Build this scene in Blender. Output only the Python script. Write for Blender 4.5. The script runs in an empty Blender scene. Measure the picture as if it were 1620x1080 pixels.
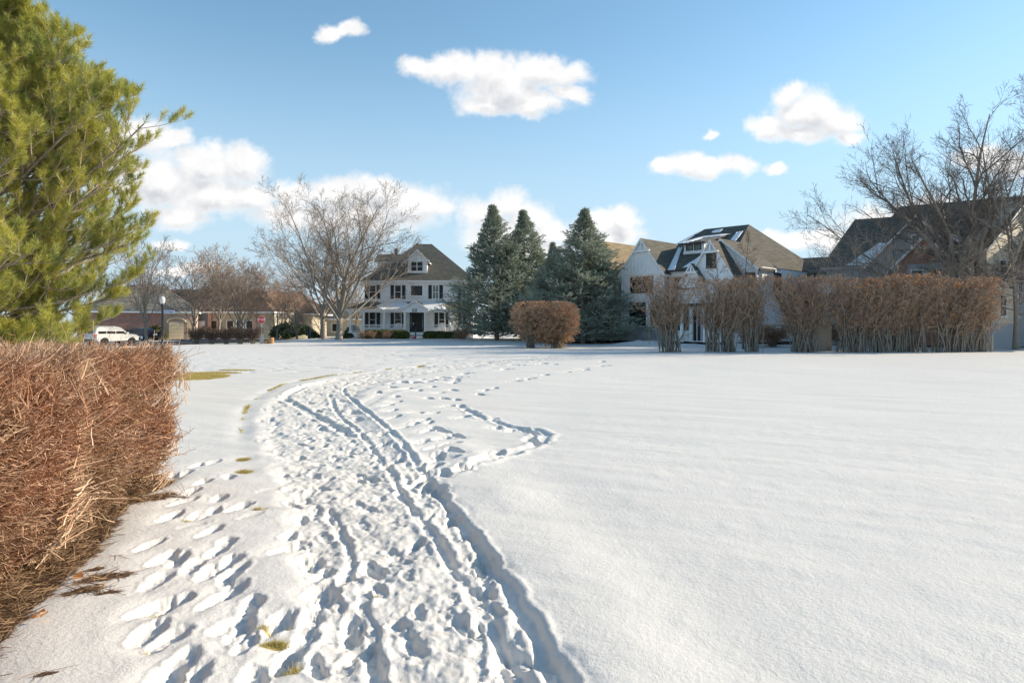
import bpy, math, random
import numpy as np
R = math.radians
RNG = np.random.default_rng(7)
random.seed(3)
scene = bpy.context.scene
COL = scene.collection

# ------------------------------------------------------------------ camera, sky, sun, exposure
CAMH = 1.6; F = 1080.0; HY = 518.0          # focal length and horizon row in photo pixels
cam = bpy.data.cameras.new('camera'); camo = bpy.data.objects.new('camera', cam); COL.objects.link(camo)
camo.location = (0, 0, CAMH); camo.rotation_euler = (R(90), 0, 0)
cam.sensor_width = 36; cam.lens = 36 * F / 1620; cam.shift_y = -(540 - HY) / 1620
cam.clip_start = 0.05; cam.clip_end = 5000
scene.camera = camo
scene.view_settings.view_transform = 'Standard'; scene.view_settings.look = 'None'
scene.view_settings.exposure = 0.86; scene.view_settings.gamma = 1; scene.view_settings.use_curve_mapping = False
SUN_EL = 24.0
SUN_AZ = 14.0                                 # degrees ahead of straight right (+x towards +y)
sd = (math.cos(R(SUN_EL)) * math.cos(R(SUN_AZ)), math.cos(R(SUN_EL)) * math.sin(R(SUN_AZ)), math.sin(R(SUN_EL)))
sl = bpy.data.lights.new('sun', 'SUN'); sl.energy = 3.9; sl.angle = R(0.55); sl.color = (1.0, 0.87, 0.68)
so = bpy.data.objects.new('sun', sl); COL.objects.link(so)
from mathutils import Vector, Matrix
so.rotation_euler = Vector(sd).to_track_quat('Z', 'Y').to_euler()
so.location = (30, 10, 30)

world = bpy.data.worlds.new('World'); scene.world = world; world.use_nodes = True
world.cycles.sampling_method = 'MANUAL'; world.cycles.sample_map_resolution = 512
class NT:
    def __init__(s, nt): s.nt = nt; s.n = nt.nodes; s.l = nt.links
    def node(s, t, **kw):
        n = s.n.new(t)
        for k, v in kw.items(): setattr(n, k, v)
        return n
    def put(s, sock, v):
        if v is None: return
        if isinstance(v, bpy.types.NodeSocket): s.l.new(v, sock)
        else: sock.default_value = v
    def math(s, op, a, b=None, c=None, clamp=False):
        n = s.node('ShaderNodeMath', operation=op); n.use_clamp = clamp
        s.put(n.inputs[0], a); s.put(n.inputs[1], b); s.put(n.inputs[2], c)
        return n.outputs[0]
    def vmath(s, op, a, b=None):
        n = s.node('ShaderNodeVectorMath', operation=op)
        s.put(n.inputs[0], a); s.put(n.inputs[1], b)
        return n.outputs['Value'] if op in ('LENGTH', 'DOT_PRODUCT', 'DISTANCE') else n.outputs[0]
    def comb(s, x, y, z):
        n = s.node('ShaderNodeCombineXYZ'); s.put(n.inputs[0], x); s.put(n.inputs[1], y); s.put(n.inputs[2], z); return n.outputs[0]
    def sep(s, v):
        n = s.node('ShaderNodeSeparateXYZ'); s.put(n.inputs[0], v); return n.outputs
    def mix(s, f, a, b, mode='MIX'):
        n = s.node('ShaderNodeMix', data_type='RGBA', blend_type=mode)
        s.put(n.inputs[0], f); s.put(n.inputs[6], a); s.put(n.inputs[7], b); return n.outputs[2]
    def noise(s, vec, scale, detail=4, rough=0.55, dist=0.0):
        n = s.node('ShaderNodeTexNoise'); s.put(n.inputs['Vector'], vec); n.inputs['Scale'].default_value = scale
        n.inputs['Detail'].default_value = detail; n.inputs['Roughness'].default_value = rough; n.inputs['Distortion'].default_value = dist
        return n
    def ramp(s, f, stops, interp='LINEAR'):
        n = s.node('ShaderNodeValToRGB'); n.color_ramp.interpolation = interp
        e = n.color_ramp.elements
        while len(e) < len(stops): e.new(0.5)
        for i, (p, c) in enumerate(stops):
            e[i].position = p; e[i].color = (c[0], c[1], c[2], 1) if hasattr(c, '__len__') else (c, c, c, 1)
        s.put(n.inputs[0], f); return n.outputs[0]
    def mrange(s, v, a, b, c=0.0, d=1.0, interp='SMOOTHSTEP'):
        n = s.node('ShaderNodeMapRange', interpolation_type=interp)
        s.put(n.inputs[0], v); s.put(n.inputs[1], a); s.put(n.inputs[2], b); s.put(n.inputs[3], c); s.put(n.inputs[4], d)
        return n.outputs[0]

w = NT(world.node_tree); w.n.clear()
sky = w.node('ShaderNodeTexSky', sky_type='NISHITA'); sky.sun_disc = False
sky.sun_elevation = R(SUN_EL); sky.sun_rotation = R(90 - SUN_AZ)
sky.altitude = 200; sky.air_density = 1.0; sky.dust_density = 0.25; sky.ozone_density = 2.5
tc = w.node('ShaderNodeTexCoord')
D = tc.outputs['Generated']
dx, dy, dz = w.sep(D)
yy = w.math('MAXIMUM', dy, 0.05)
U = w.math('DIVIDE', dx, yy); V = w.math('DIVIDE', dz, yy)
# clouds: a list of puffs (tangent of azimuth, tangent of height) warped by noise; they hang at infinity all round north
PUFFS = [  # px, py, a, b  (photo pixels turned into directions)
 (522, 48, 24, 14), (555, 42, 26, 13),
 (665, 108, 30, 17), (720, 112, 50, 26), (785, 110, 46, 26), (800, 142, 72, 36), (860, 120, 62, 28), (905, 150, 34, 13), (770, 168, 50, 16), (840, 165, 55, 17),
 (1222, 200, 34, 20), (1250, 150, 26, 20), (1280, 178, 52, 34), (1330, 190, 36, 28), (1270, 212, 56, 16), (1345, 215, 26, 13),
 (1050, 268, 24, 16), (1085, 264, 32, 20), (1120, 268, 30, 17), (1160, 264, 34, 16),
 (1222, 268, 20, 9), (1120, 212, 12, 8),
 (225, 215, 56, 32), (175, 250, 60, 46), (270, 218, 38, 15), (240, 290, 90, 40), (320, 262, 66, 36), (385, 262, 38, 34), (330, 310, 80, 34), (280, 340, 50, 20), (120, 200, 30, 15),
 (470, 305, 50, 22), (540, 302, 64, 26), (600, 308, 60, 24), (650, 325, 66, 34), (560, 340, 110, 30), (450, 335, 60, 24), (700, 330, 26, 14), (400, 310, 40, 22),
 (765, 335, 36, 26), (800, 325, 40, 26), (835, 345, 38, 30), (790, 375, 60, 34), (870, 365, 40, 18), (850, 395, 60, 20),
 (945, 355, 40, 22), (985, 352, 34, 24), (965, 375, 56, 16),
 (1220, 372, 26, 13), (1260, 378, 34, 16), (1310, 378, 40, 17), (1390, 350, 80, 24), (1470, 330, 60, 24), (1560, 250, 60, 20), (1600, 262, 50, 22),
 (300, 428, 60, 10), (270, 385, 30, 8),
 (-150, 260, 160, 70), (1800, 300, 150, 50), (2100, 220, 200, 60),
]
gt = bpy.data.node_groups.new('cloud_density', 'ShaderNodeTree')
gt.interface.new_socket('UV', in_out='INPUT', socket_type='NodeSocketVector')
gt.interface.new_socket('Density', in_out='OUTPUT', socket_type='NodeSocketFloat')
g = NT(gt); gi = g.node('NodeGroupInput'); go_ = g.node('NodeGroupOutput')
uv = gi.outputs[0]
n1 = g.noise(uv, 16.0, 5, 0.55).outputs['Color']
n2 = g.noise(uv, 5.0, 2, 0.5).outputs['Color']
wv = g.vmath('ADD', uv, g.vmath('MULTIPLY', g.vmath('SUBTRACT', n1, (0.5, 0.5, 0.5)), (0.05, 0.042, 0.0)))
wv = g.vmath('ADD', wv, g.vmath('MULTIPLY', g.vmath('SUBTRACT', n2, (0.5, 0.5, 0.5)), (0.03, 0.02, 0.0)))
wv = g.vmath('MULTIPLY', wv, (1, 1, 0))
acc = None
for (px, py, a, b) in PUFFS:
    kx, ky = F / (a * 1.12), F / (b * 1.12)
    ma = g.node('ShaderNodeVectorMath', operation='MULTIPLY_ADD'); g.put(ma.inputs[0], wv)
    ma.inputs[1].default_value = (kx, ky, 0); ma.inputs[2].default_value = (-(px - 810) / F * kx, -(HY - py) / F * ky, 0)
    d = g.vmath('LENGTH', ma.outputs[0])
    if acc is None: acc = d
    else:
        sm = g.node('ShaderNodeMath', operation='SMOOTH_MIN'); g.put(sm.inputs[0], acc); g.put(sm.inputs[1], d); sm.inputs[2].default_value = 0.12
        acc = sm.outputs[0]
acc = g.math('SUBTRACT', 1.0, acc)
fine = g.noise(uv, 34.0, 5, 0.62).outputs[0]
acc = g.math('ADD', acc, g.math('MULTIPLY', g.math('SUBTRACT', fine, 0.5), 1.05))
g.l.new(acc, go_.inputs[0])
def cloud(vec):
    n = w.node('ShaderNodeGroup'); n.node_tree = gt; w.put(n.inputs[0], vec); return n.outputs[0]
uvw = w.comb(U, V, 0.0)
den = cloud(uvw)
den_up = cloud(w.vmath('ADD', uvw, (0.006, 0.022, 0.0)))
cov = w.mrange(den, -0.22, 0.52)
thin = w.mrange(den, 0.0, 0.8)
shade = w.mrange(w.math('SUBTRACT', den_up, den), -0.45, 0.55)       # 0 = sunlit top, 1 = underside
bill = w.noise(uvw, 26.0, 5, 0.5).outputs[0]
light = w.math('SUBTRACT', 1.0, w.math('MULTIPLY', shade, w.math('MULTIPLY', thin, 0.33)))
light = w.math('MULTIPLY', light, w.mrange(bill, 0.3, 0.7, 0.93, 1.04))
lum = w.math('MULTIPLY', light, 5.0)
ccol = w.mix(light, (0.66, 0.76, 0.93, 1), (1.0, 0.985, 0.97, 1))
ccol = w.vmath('SCALE', ccol); 
sc_ = ccol.node; w.put(sc_.inputs[3], lum)
# blue of the sky a little cleaner towards the photograph's cyan
hsv = w.node('ShaderNodeHueSaturation'); hsv.inputs['Hue'].default_value = 0.484; hsv.inputs['Saturation'].default_value = 1.0; hsv.inputs['Value'].default_value = 0.97
w.l.new(sky.outputs[0], hsv.inputs['Color'])
front = w.mrange(dy, 0.05, 0.2)
fac = w.math('MULTIPLY', w.math('MULTIPLY', cov, 0.97), front)
fac = w.math('MULTIPLY', fac, w.mrange(V, 0.0, 0.05))
# thin winter haze low in the sky: the yellow belt of the model becomes pale blue
low = w.mrange(w.math('ABSOLUTE', dz), 0.0, 0.42, 0.95, 0.0)
base = w.mix(low, hsv.outputs[0], (2.7, 3.5, 4.15, 1))
skyc = w.mix(fac, base, ccol)
bg = w.node('ShaderNodeBackground'); bg.inputs['Strength'].default_value = 0.118
w.l.new(skyc, bg.inputs['Color'])
wo = w.node('ShaderNodeOutputWorld'); w.l.new(bg.outputs[0], wo.inputs[0])

# ------------------------------------------------------------------ helpers
def G(px, py):                       # ground point seen at a photo pixel
    d = CAMH * F / (py - HY); return ((px - 810) / F * d, d)
def X(px, d): return (px - 810) / F * d
def Z(py, d): return CAMH + (HY - py) / F * d
def sstep(a, b, x):
    t = np.clip((x - a) / (b - a), 0, 1); return t * t * (3 - 2 * t)
def ground_base(x, y):
    x = np.asarray(x, float); y = np.asarray(y, float)
    return 0.32 * sstep(60, 84, y) * sstep(-30, -22, x)
def gz(x, y): return float(ground_base(x, y))

def setp(o, label=None, cat=None, group=None, kind=None):
    if label: o['label'] = label
    if cat: o['category'] = cat
    if group: o['group'] = group
    if kind: o['kind'] = kind
    return o
def thing(name, label, cat, loc=(0, 0, 0), rz=0.0, group=None):
    o = bpy.data.objects.new(name, None); COL.objects.link(o); o.empty_display_size = 0.3
    o.location = loc; o.rotation_euler = (0, 0, rz)
    return setp(o, label, cat, group)
def link(name, me, parent=None, loc=(0, 0, 0), rz=0.0):
    o = bpy.data.objects.new(name, me); COL.objects.link(o)
    if parent: o.parent = parent
    o.location = loc; o.rotation_euler = (0, 0, rz); return o
def copy_tree(o, parent=None):
    c = o.copy(); COL.objects.link(c)
    if parent: c.parent = parent
    for ch in list(o.children): copy_tree(ch, c)
    return c
def mesh_np(name, V, faces, mats, smooth=False, mi=None, attrs=None):
    """faces: list of int arrays (n,k)"""
    me = bpy.data.meshes.new(name)
    V = np.asarray(V, dtype=np.float32)
    if V.shape[1] == 4:
        attrs = dict(attrs or {}); attrs['rnd'] = V[:, 3].copy(); V = np.ascontiguousarray(V[:, :3])
    me.vertices.add(len(V)); me.vertices.foreach_set('co', V.ravel())
    nl = sum(f.size for f in faces); nf = sum(len(f) for f in faces)
    me.loops.add(nl); me.polygons.add(nf)
    me.loops.foreach_set('vertex_index', np.concatenate([f.ravel() for f in faces]).astype(np.int32))
    ls = []; s0 = 0
    for f in faces:
        ls.append(s0 + np.arange(len(f)) * f.shape[1]); s0 += f.size
    me.polygons.foreach_set('loop_start', np.concatenate(ls).astype(np.int32))
    me.polygons.foreach_set('use_smooth', np.full(nf, bool(smooth)))
    if mi is not None: me.polygons.foreach_set('material_index', np.asarray(mi, dtype=np.int32))
    for m in mats: me.materials.append(m)
    if attrs:
        for k, a in attrs.items():
            at = me.attributes.new(k, 'FLOAT', 'POINT'); at.data.foreach_set('value', np.asarray(a, dtype=np.float32))
    me.update(calc_edges=True)
    return me
_tr = np.random.default_rng(1234)
def tubes(P, Rr, k=3):
    """P (N,m,3), Rr (N,m) -> verts, quads"""
    N, m, _ = P.shape
    T = np.gradient(P, axis=1); T /= np.linalg.norm(T, axis=2, keepdims=True) + 1e-9
    avg = P[:, -1] - P[:, 0]; avg /= np.linalg.norm(avg, axis=1, keepdims=True) + 1e-9
    ref = np.where(np.abs(avg[:, 2:3]) > 0.8, np.array([[1.0, 0.05, 0]]), np.array([[0.03, 0.05, 1.0]]))
    A = np.cross(T, ref[:, None, :]); A /= np.linalg.norm(A, axis=2, keepdims=True) + 1e-9
    B = np.cross(T, A)
    ang = np.arange(k) * 2 * np.pi / k
    ring = (A[:, :, None, :] * np.cos(ang)[None, None, :, None] + B[:, :, None, :] * np.sin(ang)[None, None, :, None]) * Rr[:, :, None, None] + P[:, :, None, :]
    Vv = ring.reshape(-1, 3)
    Vv = np.concatenate([Vv, np.repeat(_tr.random(N), m * k)[:, None]], axis=1)
    base = (np.arange(N)[:, None, None] * m + np.arange(m - 1)[None, :, None]) * k
    j = np.arange(k)[None, None, :]; j2 = (j + 1) % k
    Q = np.stack([base + j, base + j2, base + k + j2, base + k + j], axis=3).reshape(-1, 4)
    return Vv, Q
def merge(parts):
    Vs, Qs, off = [], [], 0
    for V_, Q_ in parts:
        Vs.append(V_); Qs.append(Q_ + off); off += len(V_)
    return np.concatenate(Vs), np.concatenate(Qs)

class MB:
    """collects polygons with material slots, built as one mesh object"""
    def __init__(s): s.v = []; s.f = []; s.m = []; s.mats = []
    def mi(s, mat):
        if mat not in s.mats: s.mats.append(mat)
        return s.mats.index(mat)
    def poly(s, pts, mat):
        b = len(s.v); s.v += [tuple(p) for p in pts]; s.f.append(list(range(b, b + len(pts)))); s.m.append(s.mi(mat))
    def box(s, x0, x1, y0, y1, z0, z1, mat):
        x0, x1 = min(x0, x1), max(x0, x1); y0, y1 = min(y0, y1), max(y0, y1)
        b = len(s.v)
        s.v += [(x0, y0, z0), (x1, y0, z0), (x1, y1, z0), (x0, y1, z0), (x0, y0, z1), (x1, y0, z1), (x1, y1, z1), (x0, y1, z1)]
        k = s.mi(mat)
        for f in ((0, 3, 2, 1), (4, 5, 6, 7), (0, 1, 5, 4), (1, 2, 6, 5), (2, 3, 7, 6), (3, 0, 4, 7)):
            s.f.append([b + i for i in f]); s.m.append(k)
    def slab(s, pts, th, mt, ms=None, down=(0, 0, -1)):
        """polygon pts (top, ccw from above) pushed down by th"""
        ms = ms or mt
        lo = [(p[0] + down[0] * th, p[1] + down[1] * th, p[2] + down[2] * th) for p in pts]
        s.poly(pts, mt); s.poly(lo[::-1], ms)
        n = len(pts)
        for i in range(n):
            j = (i + 1) % n
            s.poly([pts[i], lo[i], lo[j], pts[j]], ms)
    def prism_y(s, xz, y0, y1, mat):      # polygon in x,z pushed along y
        a = [(x, y0, z) for x, z in xz]; b = [(x, y1, z) for x, z in xz]
        s.poly(a, mat); s.poly(b[::-1], mat)
        n = len(xz)
        for i in range(n):
            j = (i + 1) % n; s.poly([a[i], b[i], b[j], a[j]], mat)
    def prism_x(s, yz, x0, x1, mat):
        a = [(x0, y, z) for y, z in yz]; b = [(x1, y, z) for y, z in yz]
        s.poly(a[::-1], mat); s.poly(b, mat)
        n = len(yz)
        for i in range(n):
            j = (i + 1) % n; s.poly([a[j], b[j], b[i], a[i]], mat)
    def lathe(s, prof, c, mat, k=16):
        b = len(s.v); m_ = s.mi(mat)
        for r, z in prof:
            for i in range(k):
                a = 2 * math.pi * i / k; s.v.append((c[0] + r * math.cos(a), c[1] + r * math.sin(a), c[2] + z))
        for i in range(len(prof) - 1):
            for j in range(k):
                j2 = (j + 1) % k
                s.f.append([b + i * k + j, b + i * k + j2, b + (i + 1) * k + j2, b + (i + 1) * k + j]); s.m.append(m_)
        s.f.append([b + j for j in range(k)][::-1]); s.m.append(m_)
        s.f.append([b + (len(prof) - 1) * k + j for j in range(k)]); s.m.append(m_)
    def ycyl(s, r, y0, y1, c, mat, k=16):  # cylinder along y at (x,z)=c
        a = [(c[0] + r * math.cos(2 * math.pi * i / k), y0, c[1] + r * math.sin(2 * math.pi * i / k)) for i in range(k)]
        b = [(p[0], y1, p[2]) for p in a]
        s.poly(a, mat); s.poly(b[::-1], mat)
        for i in range(k):
            j = (i + 1) % k; s.poly([a[i], b[i], b[j], a[j]], mat)
    def mesh(s, name, smooth=False):
        me = bpy.data.meshes.new(name); me.from_pydata(s.v, [], s.f)
        for m in s.mats: me.materials.append(m)
        me.polygons.foreach_set('material_index', s.m)
        if smooth: me.polygons.foreach_set('use_smooth', [True] * len(s.f))
        me.update(); return me
    def build(s, name, parent=None, loc=(0, 0, 0), rz=0.0, smooth=False):
        return link(name, s.mesh(name, smooth), parent, loc, rz)

# ------------------------------------------------------------------ materials
def mat_new(name):
    m = bpy.data.materials.new(name); m.use_nodes = True
    t = NT(m.node_tree); b = t.n.get('Principled BSDF')
    return m, t, b
def simple(name, col, rough=0.6, metal=0.0, var=0.12, scale=6.0, bump=0.0, spec=0.3, stretch=(1, 1, 1)):
    m, t, b = mat_new(name)
    tcn = t.node('ShaderNodeTexCoord'); vec = t.vmath('MULTIPLY', tcn.outputs['Object'], stretch)
    nz = t.noise(vec, scale, 5, 0.6)
    c0 = tuple(c * (1 - var) for c in col) + (1,); c1 = tuple(min(1, c * (1 + var)) for c in col) + (1,)
    c = t.mix(t.mrange(nz.outputs[0], 0.3, 0.7), c0, c1)
    t.l.new(c, b.inputs['Base Color']); b.inputs['Roughness'].default_value = rough; b.inputs['Metallic'].default_value = metal
    b.inputs['Specular IOR Level'].default_value = spec
    if bump:
        bn = t.node('ShaderNodeBump'); bn.inputs['Strength'].default_value = bump; bn.inputs['Distance'].default_value = 0.02
        t.l.new(nz.outputs[0], bn.inputs['Height']); t.l.new(bn.outputs[0], b.inputs['Normal'])
    return m
def lapped(name, col, step=0.15, rough=0.6):
    """horizontal clapboard: the shadow line is painted into the colour, with bump on a saw profile"""
    m, t, b = mat_new(name)
    tcn = t.node('ShaderNodeTexCoord'); x, y, z = t.sep(tcn.outputs['Object'])
    s = t.math('FRACT', t.math('DIVIDE', z, step))
    nz = t.noise(t.vmath('MULTIPLY', tcn.outputs['Object'], (0.6, 0.6, 5)), 3.0, 4)
    c = t.mix(t.mrange(nz.outputs[0], 0.3, 0.7), tuple(k * 0.93 for k in col) + (1,), tuple(col) + (1,))
    gap = t.mrange(s, 0.0, 0.10, 1.0, 0.0)  # shade under each lap, painted as a darker line
    c = t.mix(t.math('MULTIPLY', gap, 0.35), c, tuple(k * 0.35 for k in col) + (1,))
    t.l.new(c, b.inputs['Base Color']); b.inputs['Roughness'].default_value = rough
    bn = t.node('ShaderNodeBump'); bn.inputs['Strength'].default_value = 0.6; bn.inputs['Distance'].default_value = 0.02; bn.invert = True
    t.l.new(s, bn.inputs['Height']); t.l.new(bn.outputs[0], b.inputs['Normal'])
    return m
def shingle(name, col, var=0.3):
    m, t, b = mat_new(name)
    tcn = t.node('ShaderNodeTexCoord'); x, y, z = t.sep(tcn.outputs['Object'])
    br = t.node('ShaderNodeTexBrick'); br.inputs['Scale'].default_value = 1.0
    br.inputs['Brick Width'].default_value = 0.34; br.inputs['Row Height'].default_value = 0.11; br.inputs['Mortar Size'].default_value = 0.008
    t.l.new(t.comb(t.math('ADD', x, t.math('MULTIPLY', y, 0.35)), t.math('ADD', z, t.math('MULTIPLY', y, 0.01)), 0.0), br.inputs['Vector'])
    br.inputs['Color1'].default_value = tuple(c * (1 - var) for c in col) + (1,)
    br.inputs['Color2'].default_value = tuple(c * (1 + var) for c in col) + (1,)
    br.inputs['Mortar'].default_value = tuple(c * 0.5 for c in col) + (1,)
    nz = t.noise(tcn.outputs['Object'], 0.8, 6, 0.7)
    c = t.mix(t.mrange(nz.outputs[0], 0.3, 0.7, 0.0, 0.5), br.outputs[0], tuple(c * 0.75 for c in col) + (1,))
    nf = t.noise(tcn.outputs['Object'], 9.0, 4, 0.7)
    c = t.mix(t.mrange(nf.outputs[0], 0.45, 0.7, 0.0, 0.5), c, tuple(c * 1.5 for c in col) + (1,))
    t.l.new(c, b.inputs['Base Color']); b.inputs['Roughness'].default_value = 0.9; b.inputs['Specular IOR Level'].default_value = 0.15
    return m
def brick(name, c1, c2, mortar, bw=0.22, rh=0.075, ms=0.01, off=0.5):
    m, t, b = mat_new(name)
    tcn = t.node('ShaderNodeTexCoord'); x, y, z = t.sep(tcn.outputs['Object'])
    br = t.node('ShaderNodeTexBrick'); br.inputs['Scale'].default_value = 1.0; br.offset = off
    br.inputs['Brick Width'].default_value = bw; br.inputs['Row Height'].default_value = rh; br.inputs['Mortar Size'].default_value = ms
    t.l.new(t.comb(t.math('ADD', x, y), z, 0.0), br.inputs['Vector'])
    br.inputs['Color1'].default_value = c1 + (1,); br.inputs['Color2'].default_value = c2 + (1,); br.inputs['Mortar'].default_value = mortar + (1,)
    nz = t.noise(tcn.outputs['Object'], 2.0, 5)
    c = t.mix(t.mrange(nz.outputs[0], 0.35, 0.7, 0.0, 0.35), br.outputs[0], tuple(k * 0.6 for k in c1) + (1,))
    t.l.new(c, b.inputs['Base Color']); b.inputs['Roughness'].default_value = 0.85
    return m
def leafy(name, c1, c2, c3, scale=3.0, rough=0.6, trans=0.15, spec=0.2):
    """small blades and twigs: colour differs from clump to clump and from blade to blade"""
    m, t, b = mat_new(name)
    tcn = t.node('ShaderNodeTexCoord'); at = t.node('ShaderNodeAttribute', attribute_name='rnd')
    nz = t.noise(tcn.outputs['Object'], scale, 2, 0.6)
    c = t.mix(t.mrange(nz.outputs[0], 0.35, 0.65), c1 + (1,), c2 + (1,))
    c = t.mix(t.mrange(at.outputs['Fac'], 0.45, 1.0, 0.0, 0.9, 'LINEAR'), c, c3 + (1,))
    c = t.mix(t.mrange(at.outputs['Fac'], 0.0, 0.3, 0.45, 0.0, 'LINEAR'), c, tuple(k * 0.4 for k in c2) + (1,))
    t.l.new(c, b.inputs['Base Color']); b.inputs['Roughness'].default_value = rough; b.inputs['Specular IOR Level'].default_value = spec
    if trans:
        tr = t.node('ShaderNodeBsdfTranslucent'); t.l.new(c, tr.inputs[0])
        mx = t.node('ShaderNodeMixShader'); mx.inputs[0].default_value = trans
        t.l.new(b.outputs[0], mx.inputs[1]); t.l.new(tr.outputs[0], mx.inputs[2])
        t.l.new(mx.outputs[0], t.n['Material Output'].inputs[0])
    return m
M = {}
M['white_siding'] = lapped('white_siding', (0.88, 0.88, 0.87))
M['batten_white'] = simple('batten_white', (0.87, 0.87, 0.86), 0.55, var=0.04, scale=2)
M['white_trim'] = simple('white_trim', (0.88, 0.88, 0.87), 0.5, var=0.03)
M['cream_siding'] = lapped('cream_siding', (0.66, 0.58, 0.45), 0.18)
M['beige_siding'] = lapped('beige_siding', (0.46, 0.40, 0.30), 0.16)
M['grey_siding'] = lapped('grey_siding', (0.40, 0.41, 0.42), 0.16)
M['slate_siding'] = lapped('slate_siding', (0.17, 0.20, 0.24), 0.16)
M['roof_brown'] = shingle('roof_brown', (0.15, 0.14, 0.115))
M['roof_tan'] = shingle('roof_tan', (0.20, 0.175, 0.13))
M['roof_dark'] = shingle('roof_dark', (0.13, 0.12, 0.10))
M['roof_red'] = shingle('roof_red', (0.15, 0.10, 0.075))
M['roof_grey'] = shingle('roof_grey', (0.24, 0.215, 0.18))
M['roof_sand'] = shingle('roof_sand', (0.27, 0.21, 0.13))
M['brick'] = brick('brick', (0.42, 0.15, 0.10), (0.52, 0.24, 0.16), (0.42, 0.38, 0.33))
M['brick_pale'] = brick('brick_pale', (0.48, 0.27, 0.19), (0.58, 0.38, 0.29), (0.55, 0.50, 0.44))
M['stone'] = brick('stone', (0.26, 0.27, 0.28), (0.42, 0.42, 0.40), (0.36, 0.36, 0.35), 0.42, 0.22, 0.02)
M['stone_tan'] = brick('stone_tan', (0.44, 0.38, 0.30), (0.62, 0.56, 0.46), (0.40, 0.36, 0.31), 0.4, 0.24, 0.02)
M['black'] = simple('black_paint', (0.018, 0.02, 0.024), 0.4, var=0.2)
M['shutter'] = simple('shutter_black', (0.014, 0.02, 0.028), 0.45, var=0.2)
M['bronze'] = simple('dark_bronze', (0.035, 0.03, 0.028), 0.4, var=0.2)
M['tan_door'] = simple('tan_door', (0.66, 0.54, 0.36), 0.55, var=0.05)
M['concrete'] = simple('concrete', (0.42, 0.40, 0.37), 0.85, var=0.15, scale=8)
M['stucco'] = simple('stucco', (0.50, 0.47, 0.41), 0.85, var=0.10, scale=5)
M['wood'] = simple('cedar_wood', (0.42, 0.24, 0.11), 0.8, var=0.3, scale=8)
M['roofsnow'] = simple('roof_snow', (0.86, 0.87, 0.89), 0.6, var=0.03, scale=4, bump=0.15)
M['bark'] = simple('bark', (0.27, 0.23, 0.185), 0.9, var=0.35, scale=9, bump=0.6, stretch=(2.5, 2.5, 0.6))
M['bark_grey'] = simple('bark_grey', (0.25, 0.22, 0.185), 0.9, var=0.3, scale=9, bump=0.5, stretch=(2.5, 2.5, 0.6))
M['twig_grey'] = simple('twig_grey', (0.31, 0.25, 0.20), 0.85, var=0.3, scale=0.7)
M['twig_dark'] = simple('twig_dark', (0.17, 0.145, 0.125), 0.85, var=0.3, scale=0.7)
M['twig_warm'] = simple('twig_warm', (0.40, 0.26, 0.18), 0.85, var=0.3, scale=0.8)
M['twig_pale'] = simple('twig_pale', (0.34, 0.27, 0.21), 0.85, var=0.25, scale=0.8)
M['hedge_grey'] = leafy('hedge_grey', (0.42, 0.29, 0.20), (0.31, 0.21, 0.15), (0.58, 0.42, 0.30), 1.2, 0.8, 0.0)
M['hedge_red'] = leafy('hedge_red', (0.43, 0.225, 0.13), (0.37, 0.245, 0.15), (0.80, 0.58, 0.41), 1.3, 0.75, 0.0)
M['hedge_far'] = leafy('hedge_far', (0.13, 0.085, 0.065), (0.19, 0.13, 0.10), (0.26, 0.19, 0.15), 1.0, 0.85, 0.0)
M['leaf_orange'] = leafy('leaf_orange', (0.75, 0.30, 0.09), (0.60, 0.30, 0.14), (0.88, 0.45, 0.16), 2.0, 0.6, 0.3)
M['pine'] = leafy('pine_needles', (0.44, 0.42, 0.075), (0.23, 0.28, 0.07), (0.70, 0.62, 0.16), 1.4, 0.42, 0.33, 0.4)
M['spruce'] = leafy('spruce_needles', (0.36, 0.40, 0.31), (0.25, 0.29, 0.22), (0.60, 0.64, 0.53), 0.8, 0.6, 0.25, 0.2)
M['boxwood'] = leafy('boxwood_leaves', (0.10, 0.13, 0.03), (0.06, 0.09, 0.03), (0.24, 0.22, 0.06), 2.5, 0.5, 0.15)
M['arbor'] = leafy('arbor_leaves', (0.035, 0.06, 0.03), (0.05, 0.08, 0.035), (0.10, 0.13, 0.05), 2.5, 0.6, 0.1)
M['grass'] = leafy('winter_grass', (0.52, 0.42, 0.14), (0.60, 0.48, 0.20), (0.34, 0.31, 0.09), 6.0, 0.7, 0.2)
M['litter'] = leafy('bark_litter', (0.15, 0.09, 0.05), (0.30, 0.19, 0.11), (0.42, 0.28, 0.16), 5.0, 0.85, 0.0)
M['asphalt'] = simple('asphalt', (0.10, 0.10, 0.105), 0.9, var=0.25, scale=1.2)
M['red'] = simple('sign_red', (0.62, 0.03, 0.04), 0.4, var=0.04)
M['sign_blue'] = simple('sign_face', (0.45, 0.50, 0.62), 0.4, var=0.04)
M['sign_green'] = simple('sign_letters', (0.06, 0.08, 0.25), 0.5, var=0.04)
M['steel'] = simple('galvanised', (0.45, 0.46, 0.47), 0.45, 0.6, var=0.1)
M['car_white'] = simple('car_white', (0.55, 0.54, 0.52), 0.25, var=0.03, spec=0.5)
M['car_dark'] = simple('car_dark', (0.012, 0.016, 0.03), 0.18, var=0.1, spec=0.6)
M['rubber'] = simple('rubber', (0.02, 0.02, 0.02), 0.8, var=0.2)
M['tail'] = simple('tail_lens', (0.55, 0.02, 0.03), 0.25, var=0.05, spec=0.6)
M['silver'] = simple('silver_trim', (0.55, 0.55, 0.56), 0.3, 0.8, var=0.05)
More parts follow.
